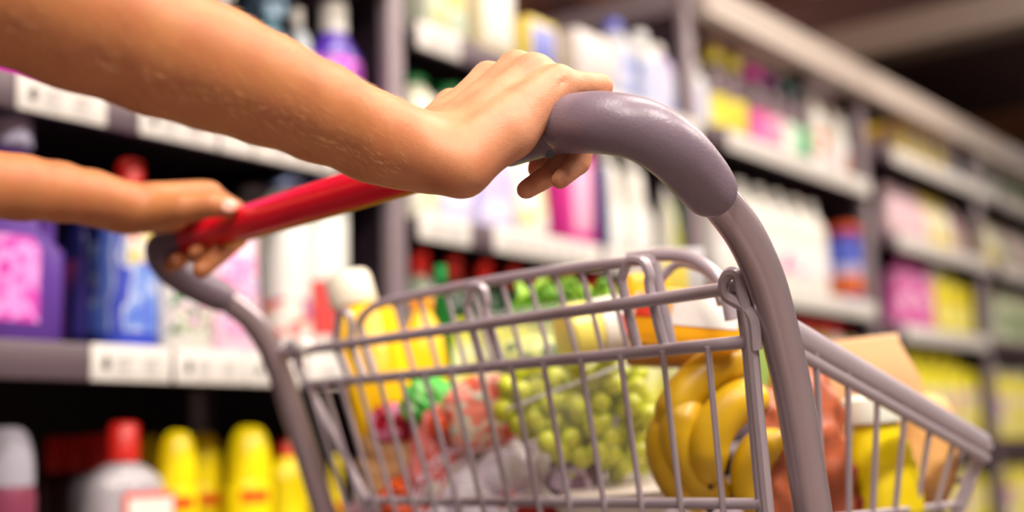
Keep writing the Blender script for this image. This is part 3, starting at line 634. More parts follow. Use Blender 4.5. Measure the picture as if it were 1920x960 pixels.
# the loops over the top of the gate, each a bent wire
def loop(pl, pr, ytop, zoff=.004, r=.0040, low=None):
    yl = pl[1]; yr = pr[1]
    pts = [(pl[0]+ (low[0] if low else 12), low[1] if low else yl+120), (pl[0], yl), (pl[0]+1, (yl+ytop)/2), ((pl[0]*.8+pr[0]*.2), ytop+4), ((pl[0]+pr[0])/2, ytop), ((pl[0]*.2+pr[0]*.8), ytop+6), (pr[0]-1, (yr+ytop)/2), (pr[0], yr), (pr[0]+(low[0] if low else 20), low[1] if low else yr+120)]
    wire([G(x, y, zoff) for x, y in pts], r, gate, sm=6)
loop((1168, 540), (1219, 545), 487, low=(30, 664))
loop((878, 585), (913, 590), 536, low=(30, 692))
loop((632, 650), (660, 650), 585, low=(26, 718))
# hinge eyes where the gate hangs on the posts
wire([G(x, y, -.006) for x, y in [(1418, 655), (1412, 600), (1394, 575), (1364, 556), (1358, 530), (1368, 513), (1384, 516), (1390, 540), (1402, 590), (1410, 650), (1424, 800), (1440, 960)]], .0045, gate, sm=6)
wire([G(x, y, .002) for x, y in [(1384, 520), (1394, 600), (1402, 660), (1414, 800), (1428, 960)]], .0042, gate)
wtube('hinge_pin', [A1-CN*.01, D(1424, 534, .872)], .0052, CHROME, gate, 14)
wtube('hinge_pin', [A0, D(520, 655, 1.345)], .0050, CHROME, gate, 14)
wire([G(x, y, .0) for x, y in [(548, 672), (540, 655), (546, 644), (556, 650), (560, 690), (582, 730), (640, 845), (700, 960)]], .0042, gate, sm=6)
WB().sphere(G(573, 650, .0), .010).build('hinge_cap', mat('clear_white_plastic', (226, 222, 216), .2), gate)
# child seat flap: the second wire panel in front of the gate
FO = .038
def Q(px, py): return G(px, py, FO)
yB = lambda x: 724-.098*(x-572)          # height of the second rod
T = [Q(704, yB(704)), Q(676, 620), Q(682, 592), Q(710, 571), Q(790, 552), Q(900, 530), Q(1000, 513), Q(1100, 499), Q(1185, 490), Q(1222, 488)]
flap = wtube('child_seat_flap', T, .0046, CHROME, cart, 12, sm=6)
FB0, FB1 = Q(700, yB(700)), Q(1300, yB(1300))
wtube('flap_rail', [FB0, FB1], .0035, CHROME, flap)
for i, (x0, y0, x1) in enumerate([(740, 563, 850), (785, 553, 886), (835, 543, 925), (885, 534, 962), (940, 524, 1005), (990, 516, 1050), (1040, 508, 1092), (1088, 501, 1134), (1135, 495, 1176)]):
    xe = x0+.26*(yB(x0)-y0); wire([Q(x0, y0), lerp(Q(x0, y0), Q(xe, yB(xe)), .5), Q(xe, yB(xe))], .0023, flap)
wire([Q(1228, 492), Q(1262, yB(1262))], .0040, flap)
wtube('seat_hinge_arc', [PD(1180, 484, 1.03), PD(1230, 478, 1.01), PD(1285, 481, .99), PD(1325, 500, .97), PD(1356, 535, .955), PD(1372, 600, .95)], .0052, CHROME, flap, 12, sm=8)
wtube('seat_hinge_arc', [PD(1215, 560, 1.04), PD(1262, 500, 1.03), PD(1300, 498, 1.01), PD(1335, 520, .99), PD(1352, 570, .975)], .0036, CHROME, flap, 12, sm=8)
# side panels
ST0, ST1 = PD(1478, 618, .935), PD(1846, 832, 1.19)
ST1b = ST1 - CN*.03
FAR = (A0-A1).length
SF0 = ST0-CN*(FAR*.985); SF1 = ST1-CN*(FAR*.86)
BZ = hh-.305                              # basket floor height
nb0, nb1 = Vector((ST0.x, ST0.y, BZ))-CN*.045+CF*.07, Vector((ST1.x, ST1.y, BZ+.02))-CN*.03-CF*.01
fb0, fb1 = Vector((SF0.x, SF0.y, BZ))+CN*.045+CF*.07, Vector((SF1.x, SF1.y, BZ+.02))+CN*.03-CF*.01
def side(t0, t1, b0, b1, n, sgn):
    b = WB().tube([t0, lerp(t0, t1, .5), t1], .0070, 16, sq=(UP, 1.5))
    p = b.build('side_panel', CHROME, cart)
    wtube('lower_rail', [t0-UP*.014+CN*sgn*.0, t1-UP*.014], .0048, CHROME, p)
    wtube('lower_rail', [b0, b1], .005, CHROME, p)
    wtube('lower_rail', [lerp(t0, b0, .8), lerp(t1, b1, .8)], .003, CHROME, p)
    for i in range(n):
        t = (i+.62)/n
        wire([lerp(t0, t1, t)+CN*sgn*.004, lerp(lerp(t0, t1, t), lerp(b0, b1, t), .2)+CN*sgn*.004, lerp(b0, b1, t)], .0027, p)
side(ST0, ST1, nb0, nb1, 7, 1)
side(SF0, SF1, fb0, fb1, 9, -1)
fr = WB().tube([ST1, SF1], .0065, 14); fr.tube([nb1, fb1], .005, 12)
fr.tube([lerp(ST1, nb1, .5), lerp(SF1, fb1, .5)], .003, 8)
fr = fr.build('front_panel', CHROME, cart)
for i in range(13):
    t = (i+.5)/13; wire([lerp(ST1, SF1, t), lerp(nb1, fb1, t)], .0026, fr)
wtube('corner_wire', spline([ST1+CF*.0, ST1+UP*-.004+CF*.004, lerp(ST1, nb1, .1), nb1], 5), .0058, CHROME, fr)
fl = WB().tube([nb0, fb0], .005, 10).tube([nb1, fb1], .005, 10).build('basket_floor', CHROME, cart)
for i in range(15):
    t = (i+.5)/15; wire([lerp(nb0, fb0, t), lerp(nb1, fb1, t)], .0025, fl)
for i in range(4):
    t = (i+1)/5; wire([lerp(nb0, nb1, t)-UP*.003, lerp(fb0, fb1, t)-UP*.003], .0028, fl)
# supports between basket floor and frame
for a, b_ in ((nb0, near_post[-4]), (fb0, far_post[-4])):
    wtube('support_strut', [a, a-UP*.1+CF*.0, b_], .007, CTUBE)

# ------------------------------------------------------------------ groceries in the basket
def stand(name, label, cat, px, py, z, rot=(0, 0, 0), group=None):
    """origin at the pixel, in world axes turned to the cart"""
    return thing(name, label, cat, PD(px, py, z), (rot[0], rot[1], YAW+rot[2]), group)
def px2m(n, z): return n*z/F_
# local axes of such things: x towards the near side (mostly image right), y = forward (away), z up
YB = mat('yellow_juice', (255, 200, 0), .3); YC = mat('ivory_cap', (232, 226, 206), .4)
t = stand('juice_bottle', 'deep yellow bottle with wide ivory screw cap, leaning behind the gate wires', 'bottle', 756, 912, 1.34, (0, math.radians(-12), 0))
t.scale = (1.031, 1.031, 1.031)
MB().loft([(0, .030, .028, 0, 0, 3), (.004, .033, .030, 0, 0, 4), (.09, .033, .030, 0, 0, 4), (.180, .032, .029, 0, 0, 4), (.187, .026, .024, -.003, 0, 2.4), (.193, .018, .018, -.005, 0, 2), (.20, .018, .018, -.006, 0, 2)]).build('bottle_body', YB, t)
MB().loft([(.193, .0235, .0235, -.008, 0, 2), (.197, .025, .025, -.008, 0, 2), (.224, .024, .024, -.009, 0, 2), (.229, .020, .020, -.009, 0, 2)], n=36).build('cap', YC, t)
t = stand('juice_bottle', 'smaller golden yellow bottle standing upright beside the leaning one', 'bottle', 806, 850, 1.37, (0, math.radians(-2), 0))
MB().loft([(0, .022, .02, 0, 0, 2.6), (.004, .0245, .022, 0, 0, 2.6), (.10, .0245, .022, 0, 0, 2.6), (.13, .021, .019, 0, 0, 2.4), (.152, .011, .011, 0, 0, 2), (.16, .011, .011, 0, 0, 2)]).build('bottle_body', mat('gold_juice', (244, 196, 20), .25), t)
MB().loft([(.157, .013, .013, 0, 0, 2), (.172, .0125, .0125, 0, 0, 2)], n=20).build('cap', col((226, 150, 30)), t)
t = stand('olive_oil_bottle', 'slim dark green glass bottle standing behind the yellow bottles', 'bottle', 832, 800, 1.40)
MB().loft([(0, .012, .012, 0, 0, 2), (.12, .012, .012, 0, 0, 2), (.15, .006, .006, 0, 0, 2), (.165, .006, .006, 0, 0, 2)]).build('bottle_body', mat('deep_green_glass', (10, 90, 30), .2), t)
MB().loft([(.163, .0075, .0075, 0, 0, 2), (.18, .0075, .0075, 0, 0, 2)]).build('cap', green, t)
# lidded jar of the pair at the bottom left of the basket
t = stand('milk_bottle', 'small white capped bottle low behind the gate, near the far post', 'bottle', 698, 1010, 1.36)
MB().loft([(0, .028, .028, 0, 0, 2.4), (.03, .028, .028, 0, 0, 2.4), (.042, .018, .018, 0, 0, 2)]).build('bottle_body', col((200, 150, 160)), t)
MB().loft([(.040, .020, .020, 0, 0, 2), (.062, .0195, .0195, 0, 0, 2), (.066, .016, .016, 0, 0, 2)]).build('cap', white, t)
# tan loaf wrap at left
def bag(name, label, cat, px, py, z, size, m, rot=(0, 0, 0), wr=.12, seed=1, fold=.0):
    t = stand(name, label, cat, px, py, z, rot)
    rnd = random.Random(seed); b = MB(); n, k = 40, 26
    ph = [(rnd.uniform(2, 9), rnd.uniform(2, 9), rnd.uniform(0, 6)) for _ in range(5)]
    for i in range(k+1):
        v = -1+2*i/k
        for j in range(n):
            a = 2*math.pi*j/n; e = .55
            r = (1-abs(v)**3.2)**.45 if abs(v) < 1 else 0.02
            r = max(r, .02)
            x = math.copysign(abs(math.cos(a))**e, math.cos(a))*r; y = math.copysign(abs(math.sin(a))**e, math.sin(a))*r
            d = 1+wr*sum(math.sin(p*a+q*v*2+s) for p, q, s in ph)/5
            d -= fold*(abs(math.sin(2.5*a+5.1*v+seed))+abs(math.sin(3.5*a-6.3*v+seed*2))+abs(math.sin(8*v+1.5*a)))
            b.v.append((size[0]*x*d, size[1]*y*d, size[2]*v*(1+.03*math.sin(3*a+seed))))
    b.f = [(i*n+j, i*n+(j+1) % n, (i+1)*n+(j+1) % n, (i+1)*n+j) for i in range(k) for j in range(n)]+[tuple(reversed(range(n))), tuple(range(k*n, (k+1)*n))]
    b.build('wrapper', m, t, angle=0)
    return t
t = bag('bread_roll_bag', 'clear wrapped bag of tan bread rolls below the leaning juice bottle', 'bag', 760, 860, 1.34, (.045, .03, .055), prints([((206, 160, 110), .4), ((224, 186, 140), .8), ((200, 140, 60), 1)], (12, 12, 12)), seed=3)
t.scale = (1.055, 1.055, 1.055)
t = bag('sweets_bag', 'salmon red plastic bag with green and white print', 'bag', 858, 852, 1.28, (.042, .022, .05), prints([((226, 110, 96), .42), ((236, 140, 136), .6), ((214, 84, 60), .75), ((226, 214, 196), 1)], (32, 32, 26), rough=.25), rot=(0, .25, 0), seed=5)
t.scale = (1.103, 1.103, 1.103)
t = bag('vegetable_bag', 'pink and pale green snack bag above the salmon bag', 'bag', 905, 775, 1.25, (.036, .018, .036), prints([((232, 130, 110), .42), ((206, 216, 190), .55), ((236, 170, 150), .75), ((226, 90, 60), 1)], (40, 40, 40), rough=.25), rot=(0, -.3, 0), seed=6)
t.scale = (1.042, 1.042, 1.042)
t = bag('herb_bag', 'bright green crumpled packet above the red packet', 'packet', 800, 752, 1.29, (.022, .014, .026), prints([((40, 170, 30), .45), ((130, 206, 110), .7), ((60, 190, 50), 1)], (30, 30, 30), rough=.25), rot=(0, .5, 0), wr=.3, seed=8)
t.scale = (1.057, 1.057, 1.057)
t = bag('berry_packet', 'small crimson packet beside the green packet', 'packet', 742, 792, 1.32, (.022, .014, .02), prints([((190, 20, 60), .5), ((232, 140, 180), .65), ((170, 10, 40), 1)], (24, 24, 24), rough=.25), wr=.25, seed=9)
t.scale = (1.065, 1.065, 1.065)
t = bag('tomato_packet', 'orange red packet low in the basket under the salmon bag', 'packet', 840, 935, 1.30, (.06, .03, .024), prints([((226, 84, 20), .5), ((206, 50, 20), 1)], (14, 14, 14)), seed=10)
t.scale = (1.140, 1.140, 1.140)
t = stand('orange_tomato', 'small bright orange tomato between green packet and salmon bag', 'tomato', 830, 792, 1.25)
t.scale = (1.059, 1.059, 1.059)
MB().sphere((0, 0, 0), (.013, .013, .012), 20, 12).build('fruit', mat('orange_red', (240, 84, 20), .25), t)
MB().sphere((0, 0, .0115), (.003, .003, .002)).build('stem', green, t)
# mesh bag of garlic, lilac white
t = stand('garlic_net', 'net bag of lilac white bulbs low in the middle of the basket', 'net bag', 985, 893, 1.25)
t.scale = (1.52, 1.1, 1.42)
GAR = prints([((250, 244, 252), .6), ((232, 220, 240), .75), ((252, 250, 252), 1)], (40, 40, 20), rough=.4); rnd = random.Random(4)
for i, (x, z_, y) in enumerate([(-.036, -.01, 0), (-.012, .008, -.005), (.016, .004, 0), (.042, -.012, 0), (-.028, -.034, -.01), (.002, -.026, -.012), (.030, -.036, -.008), (-.05, -.032, .01)]):
    g = MB().loft([(z_-.018, .006, .006, x, y, 2), (z_-.013, .017, .017, x, y, 2.2), (z_-.002, .0195, .0195, x, y, 2.2), (z_+.010, .014, .014, x, y, 2.1), (z_+.018, .005, .005, x, y, 2), (z_+.026, .003, .003, x, y, 2)], n=18)
    g.build('garlic_bulb', GAR, t, angle=0)
nb = MB(); NN, KK = 24, 12
for i in range(KK+1):
    ph = -math.pi/2*.93+math.pi*.93*i/KK
    for j in range(NN):
        a = 2*math.pi*j/NN+i*.1
        nb.v.append((.072*math.cos(ph)*math.cos(a), .034*math.cos(ph)*math.sin(a)-.002, -.012+.046*math.sin(ph)))
nb.f = [(i*NN+j, i*NN+(j+1) % NN, (i+1)*NN+(j+1) % NN, (i+1)*NN+j) for i in range(KK) for j in range(NN)]
net = nb.build('net', mat('net_purple', (222, 208, 228), .5), t); wm = net.modifiers.new('w', 'WIREFRAME'); wm.thickness = .0008
t = t2 = bag('plum_bag', 'dark purple packet beside the lilac bulbs', 'packet', 1078, 902, 1.17, (.024, .016, .024), prints([((120, 80, 110), .4), ((206, 186, 214), .65), ((80, 30, 60), 1)], (50, 50, 50), rough=.3), rot=(0, .4, 0), seed=12)
t.scale = (1.093, 1.093, 1.093)
# white tray
t = stand('foam_tray', 'white foam tray lying under the grapes', 'tray', 1150, 960, 1.15, (.12, -.05, .1))
t.scale = (1.117, 1.117, 1.117)
MB().loft([(0, .04, .034, 0, 0, 4), (.003, .045, .038, 0, 0, 4), (.020, .054, .046, 0, 0, 4), (.0215, .056, .048, 0, 0, 4), (.0215, .052, .044, 0, 0, 4), (.006, .043, .036, 0, 0, 4)], n=40).build('tray', white, t)
MB().box((0, 0, .012), (.043, .036, .008), bev=.006).build('meat', mat('pale_meat', (226, 214, 208), .4), t)
t = stand('red_packet', 'dark red packet peeping out below the white tray', 'packet', 1035, 968, 1.18)
t.scale = (1.124, 1.124, 1.124)
MB().box((0, 0, 0), (.03, .02, .014), bev=.008).build('wrapper', mat('dark_red', (150, 24, 20), .4), t)
# grapes in a clear box
t = stand('grape_bunch', 'large bunch of pale green grapes in the middle of the basket', 'grapes', 1080, 792, 1.18)
t.scale = (1.073, 1.073, 1.073)
GM = mat('grape_green', (226, 234, 66), .2, sub=.3, var=.3, vscale=40)
rnd = random.Random(11); gs = []
tries = 0
while len(gs) < 96 and tries < 60000:
    tries += 1
    x = rnd.uniform(-.074, .070); z_ = rnd.uniform(-.046, .054); y = rnd.uniform(-.03, .03)
    if (abs(x)/.076)**2.6+(abs(z_)/.056)**2.6+(abs(y)/.03)**2 > 1: continue
    if z_ < -.034 - .9*(x+.02): continue
    if all((x-a)**2+(y-b_)**2+(z_-c)**2 > .0136**2 for a, b_, c in gs): gs.append((x, y, z_))
gp0 = MB().sphere((0, 0, 0), (.0090, .0090, .0100), 18, 12).build('grape', GM, t, angle=0)
for i, (x, y, z_) in enumerate(gs):
    o = gp0 if i == 0 else gp0.copy()
    if i: COL.objects.link(o); o.parent = t
    o.location = (x, y, z_); o.rotation_euler = (rnd.uniform(-1, 1), rnd.uniform(-1, 1), rnd.uniform(0, 3))
st = MB().tube(spline([(-.05, 0, .03), (0, .0, .01), (.05, 0, -.02)]), .0022, 8)
for i in range(7): st.tube([(-.045+.014*i, 0, .028-.007*i), (-.05+.014*i, .018*(-1)**i, .05-.01*i)], .0013, 6)
st.build('stem', mat('grape_stem', (120, 110, 40), .6), t)
CLEAR = bpy.data.materials.new('clear_plastic'); CLEAR.use_nodes = True
nt = CLEAR.node_tree; b_ = nt.nodes['Principled BSDF']; b_.inputs['Roughness'].default_value = .06; b_.inputs['Alpha'].default_value = .10; b_.inputs['Specular IOR Level'].default_value = .9
no = nt.nodes.new('ShaderNodeTexNoise'); no.inputs['Scale'].default_value = 60; bp = nt.nodes.new('ShaderNodeBump'); bp.inputs['Strength'].default_value = .35; bp.inputs['Distance'].default_value = .002
nt.links.new(no.outputs['Fac'], bp.inputs['Height']); nt.links.new(bp.outputs['Normal'], b_.inputs['Normal'])
t = stand('fruit_box', 'clear plastic punnet around the grapes with shiny moulded rim', 'plastic box', 1150, 788, 1.18, (0, math.radians(-19), 0))
t.scale = (1.073, 1.073, 1.073)
MB().loft([(-.052, .066, .036, 0, 0, 5), (.0, .078, .042, 0, 0, 5), (.040, .084, .046, 0, 0, 5)], n=40, cap=False).build('tray', CLEAR, t)
l = MB().loft([(.040, .084, .046, 0, 0, 5), (.052, .080, .043, 0, 0, 5), (.060, .066, .036, 0, 0, 4)], n=40).build('lid', CLEAR, t)
b = MB(); ring = [(.085*math.copysign(abs(math.cos(a))**.4, math.cos(a)), .047*math.copysign(abs(math.sin(a))**.4, math.sin(a)), .040) for a in [2*math.pi*i/48 for i in range(49)]]
b.tube(ring, .0016, 8, cap=False)
b.build('rim', mat('rim_plastic', (235, 235, 235), .1, alpha=.55), t)
# second clear box with salad behind, and lettuce on top
t = stand('lettuce', 'curly green lettuce rising above the flap of the basket', 'lettuce', 1060, 590, 1.27)
LG = prints([((96, 150, 30), .5), ((150, 196, 60), .8), ((60, 110, 20), 1)], (26, 26, 26)); rnd = random.Random(5)
for i in range(13):
    a0 = rnd.uniform(0, 6.28); L = rnd.uniform(.030, .044); xo = rnd.uniform(-.045, .045); b = MB(); n1_, n2_ = 9, 9
    for u in range(n1_):
        for v in range(n2_):
            fu, fv = u/(n1_-1), (v/(n2_-1)-.5)*2
            wd = .018*math.sin(math.pi*(.15+.8*fu))
            lx = fv*wd; lz = L*fu-.008; ly = .012*fu*fu+.003*math.sin(fv*9+i)*fu
            b.v.append((xo+lx*math.cos(a0)-ly*math.sin(a0)*1.5, lx*math.sin(a0)*.6+ly*math.cos(a0), lz+.003*math.sin(fv*12+u)))
    b.f = [(u*n2_+v, u*n2_+v+1, (u+1)*n2_+v+1, (u+1)*n2_+v) for u in range(n1_-1) for v in range(n2_-1)]
    o = b.build('leaf', LG, t, angle=0); sm_ = o.modifiers.new('s', 'SOLIDIFY'); sm_.thickness = .0012
t = stand('salad_box', 'clear plastic salad box under the lettuce', 'plastic box', 1010, 650, 1.22, (0, -.1, 0))
MB().loft([(-.035, .062, .034, 0, 0, 5), (.028, .072, .040, 0, 0, 5), (.036, .066, .036, 0, 0, 4)], n=40).build('box', CLEAR, t)
MB().sphere((.004, 0, -.008), (.055, .028, .022), 24, 14).build('salad', prints([((150, 160, 90), .5), ((190, 196, 110), .75), ((90, 110, 60), 1)], (30, 30, 30)), t)
# white capped bottle lying
t = stand('mayonnaise_jar', 'pale yellow jar with large white lid lying on its side above the grapes', 'jar', 1098, 622, 1.14, (0, math.radians(78), .3))
MB().loft([(-.022, .024, .024, 0, 0, 2), (-.018, .028, .028, 0, 0, 2), (.0, .028, .028, 0, 0, 2), (.012, .023, .023, 0, 0, 2)]).build('jar_body', mat('pale_yellow', (222, 210, 100), .3), t)
MB().loft([(.010, .026, .026, 0, 0, 2), (.013, .0275, .0275, 0, 0, 2), (.036, .027, .027, 0, 0, 2), (.040, .024, .024, 0, 0, 2)], n=36).build('lid', white, t)
# orange-yellow pasta box with white panel
t = stand('pasta_packet', 'bright orange packet with large white panel and red print, on top of the pile', 'packet', 1285, 598, 1.04, (math.radians(-10), math.radians(8), math.radians(-14)))
PO = mat('packet_orange', (250, 176, 10), .3)
MB().box((0, 0, 0), (.050, .012, .024), bev=.009).build('packet_body', PO, t)
MB().box((.017, -.0122, .005), (.027, .0009, .014), bev=.0008).build('white_panel', mat('panel_white', (236, 232, 226), .35), t)
MB().box((-.028, -.0122, .006), (.014, .0009, .010), bev=.0008).build('red_print', prints([((232, 60, 30), .5), ((244, 190, 150), 1)], (50, 50, 60)), t)
MB().box((-.046, -.0120, -.004), (.004, .0009, .016), bev=.0008).build('pink_stripe', col((240, 100, 90)), t)
t = stand('biscuit_box', 'golden brown carton beneath the orange packet', 'carton', 1285, 668, 1.10, (0, math.radians(4), math.radians(-10)))
MB().box((0, 0, 0), (.050, .02, .010), bev=.003).build('carton', mat('golden_brown', (150, 100, 20), .4), t)
t = stand('orange_packet', 'orange packet standing behind the flap loop', 'packet', 1213, 560, 1.14, (.1, .1, 0))
MB().box((0, 0, 0), (.02, .01, .022), bev=.006).build('wrapper', PO, t)
# bananas
t = stand('banana_bunch', 'bunch of ripe yellow bananas behind the right end of the gate', 'bananas', 1350, 800, 1.05)
t.scale = (1.050, 1.050, 1.050)
BM = mat('banana_skin', (234, 186, 22), .38, var=.55, vscale=25, sub=.1)
BE = mat('banana_tip', (70, 50, 20), .6)
def banana(pts, rad):
    pts = [Vector(p) for p in pts]
    sp_ = spline([tuple(p) for p in pts], 8); k = len(sp_)
    rs = [rad*(.30+.70*min(1, (i/k)*5, (1-i/k)*4.2)**.7) for i in range(k)]
    b = MB().tube(sp_, rs, 8); return b
for pts, rd in [
        ([(-.034, 0, .016), (-.044, 0, -.012), (-.036, 0, -.04), (-.012, 0, -.062)], .0175),
        ([(-.020, -.010, .026), (-.034, -.012, -.004), (-.024, -.010, -.034), (.002, -.006, -.056)], .018),
        ([(.030, -.004, .052), (-.002, -.006, .046), (-.030, -.006, .022), (-.044, -.004, -.006)], .0185),
        ([(.036, -.020, .022), (.008, -.022, .016), (-.012, -.022, -.010), (-.014, -.020, -.044)], .0185),
        ([(.046, -.014, -.006), (.024, -.018, -.022), (.018, -.018, -.044), (.026, -.016, -.07)], .017),
        ([(.052, .012, .054), (.058, .012, .02), (.056, .010, -.02), (.044, .008, -.052)], .0165)]:
    o = banana(pts, rd).build('banana', BM, t, angle=75); ss = o.modifiers.new('s', 'SUBSURF'); ss.levels = 1; ss.render_levels = 1
    e = Vector(pts[-1]); d_ = (e-Vector(pts[-2])).normalized()
    MB().sphere(e+d_*.0005, .0048, 10, 6).build('tip', BE, o)
t = stand('green_pepper', 'small dark green vegetable peeping out beneath the bananas', 'vegetable', 1398, 900, 1.03)
t.scale = (.6, .6, .7)
MB().sphere((0, 0, 0), (.010, .012, .018)).build('fruit', mat('veg_green', (50, 84, 40), .4), t)
# terracotta coloured bread bag by the near side panel
CR = mat('terracotta_wrap', (204, 106, 68), .4, var=.85, vscale=70, bump=1.0, bscale=45)  # strong colour noise carries the shading of the creases
t = bag('crinkled_bag', 'crinkled terracotta brown paper bag against the near side panel', 'bag', 1538, 862, 1.12, (.034, .024, .082), CR, rot=(0, -.12, .3), wr=.10, seed=21, fold=.15)
bag('crinkled_bag', 'reddish brown bag corner between the bananas and the near post', 'bag', 1448, 860, 1.04, (.016, .02, .060), CR, rot=(0, -.1, 0), wr=.1, seed=22, fold=.08)
bag('crinkled_bag', 'low reddish bag lying under the mustard jar', 'bag', 1625, 945, 1.14, (.03, .025, .026), mat('red_wrap', (150, 50, 34), .4, var=.4), rot=(0, .3, 0), seed=23)
# jars
def jar(label, px, py, z, s, m):
    t = stand('mustard_jar', label, 'jar', px, py, z, (0, math.radians(-4), .4))
    secs = [(-.052*s, .026*s, .026*s, 0, 0, 2.6), (-.048*s, .029*s, .029*s, 0, 0, 2.6), (-.02*s, .030*s, .030*s, 0, 0, 2.4), (.012*s, .027*s, .027*s, 0, 0, 2.2), (.028*s, .021*s, .021*s, 0, 0, 2), (.036*s, .020*s, .020*s, 0, 0, 2)]
    MB().loft(secs).build('jar_body', m, t)
    MB().loft([(.034*s, .025*s, .025*s, 0, 0, 2), (.038*s, .0265*s, .0265*s, 0, 0, 2), (.054*s, .025*s, .025*s, 0, 0, 2), (.058*s, .018*s, .018*s, 0, 0, 2)], n=30).build('lid', mat('jar_lid', (222, 226, 214), .35), t)
    MB().patch(secs, -.04*s, .0, -150, -30, .0008).build('label', mat('jar_label', (206, 182, 10), .4), t)
jar('yellow jar with domed white lid behind the side panel wires', 1648, 868, 1.14, 1.06, mat('mustard', (214, 192, 20), .12, coat=.5))
t = bag('tan_bread', 'tan wrapped loaf standing beyond the yellow jar', 'bread', 1742, 845, 1.21, (.026, .02, .058), mat('tan_loaf', (212, 160, 96), .5, var=.2), rot=(0, .1, 0), wr=.08, seed=30)
t.scale = (0.931, 0.931, 0.931)
t = stand('paper_bag', 'folded kraft paper bag standing tall in the basket behind the near post', 'paper bag', 1612, 742, 1.24, (0, math.radians(-5), math.radians(0)))
t.scale = (0.931, 0.931, 0.931)
KR = mat('kraft_paper', (192, 148, 100), .7, var=.15, vscale=30)
MB().loft([(-.09, .06, .028, 0, 0, 6), (.01, .062, .028, 0, 0, 6), (.048, .052, .012, -.002, 0, 5), (.056, .050, .004, -.002, 0, 5)], n=40).build('bag_body', KR, t, angle=30)
MB().box((-.002, -.004, .050), (.051, .003, .010), X=Vector((1, 0, 0)), bev=.002).build('folded_top', mat('kraft_light', (216, 174, 130), .7), t)
t = stand('spice_box', 'small grey box with yellow print standing above the orange packet', 'carton', 1265, 520, 1.45)
MB().box((0, 0, 0), (.033, .012, .032), bev=.002).build('carton', col((176, 176, 180)), t)
MB().box((0, -.013, 0), (.014, .0008, .026), bev=.0006).build('front_print', col((206, 190, 80)), t)
# ------------------------------------------------------------------ the person: implicit surface -> one mesh
def seg(a, b, r1, r2=None): return ('c', np.array(a, np.float32), np.array(b, np.float32), r1, r1 if r2 is None else r2)
def ell(c, r, X, Y, Z): return ('e', np.array(c, np.float32), np.array(r, np.float32), np.array([X, Y, Z], np.float32))
def sdf(P, pr):
    if pr[0] == 'c':
        _, a, b, r1, r2 = pr; ab = b-a; L = float(ab@ab)+1e-12
        t = np.clip(((P-a)@ab)/L, 0, 1); q = P-a-t[..., None]*ab
        return np.sqrt((q*q).sum(-1))-(r1+(r2-r1)*t)
    _, c, r, M = pr; q = (P-c)@M.T; k0 = np.sqrt(((q/r)**2).sum(-1)); k1 = np.sqrt(((q/(r*r))**2).sum(-1))+1e-9
    return k0*(k0-1)/k1
def smin(a, b, k):
    h = np.maximum(k-np.abs(a-b), 0)/k; return np.minimum(a, b)-h*h*h*k/6
def field(P, groups):
    """groups: list of (k to join the rest, [(k inside, primitive), ...])"""
    tot = None
    for K, prims in groups:
        g = None
        for k, pr in prims:
            d = sdf(P, pr); g = d if g is None else smin(g, d, k)
        if K < 0: tot = -smin(-tot, g, -K)      # carve
        else: tot = g if tot is None else smin(tot, g, K)
    return tot
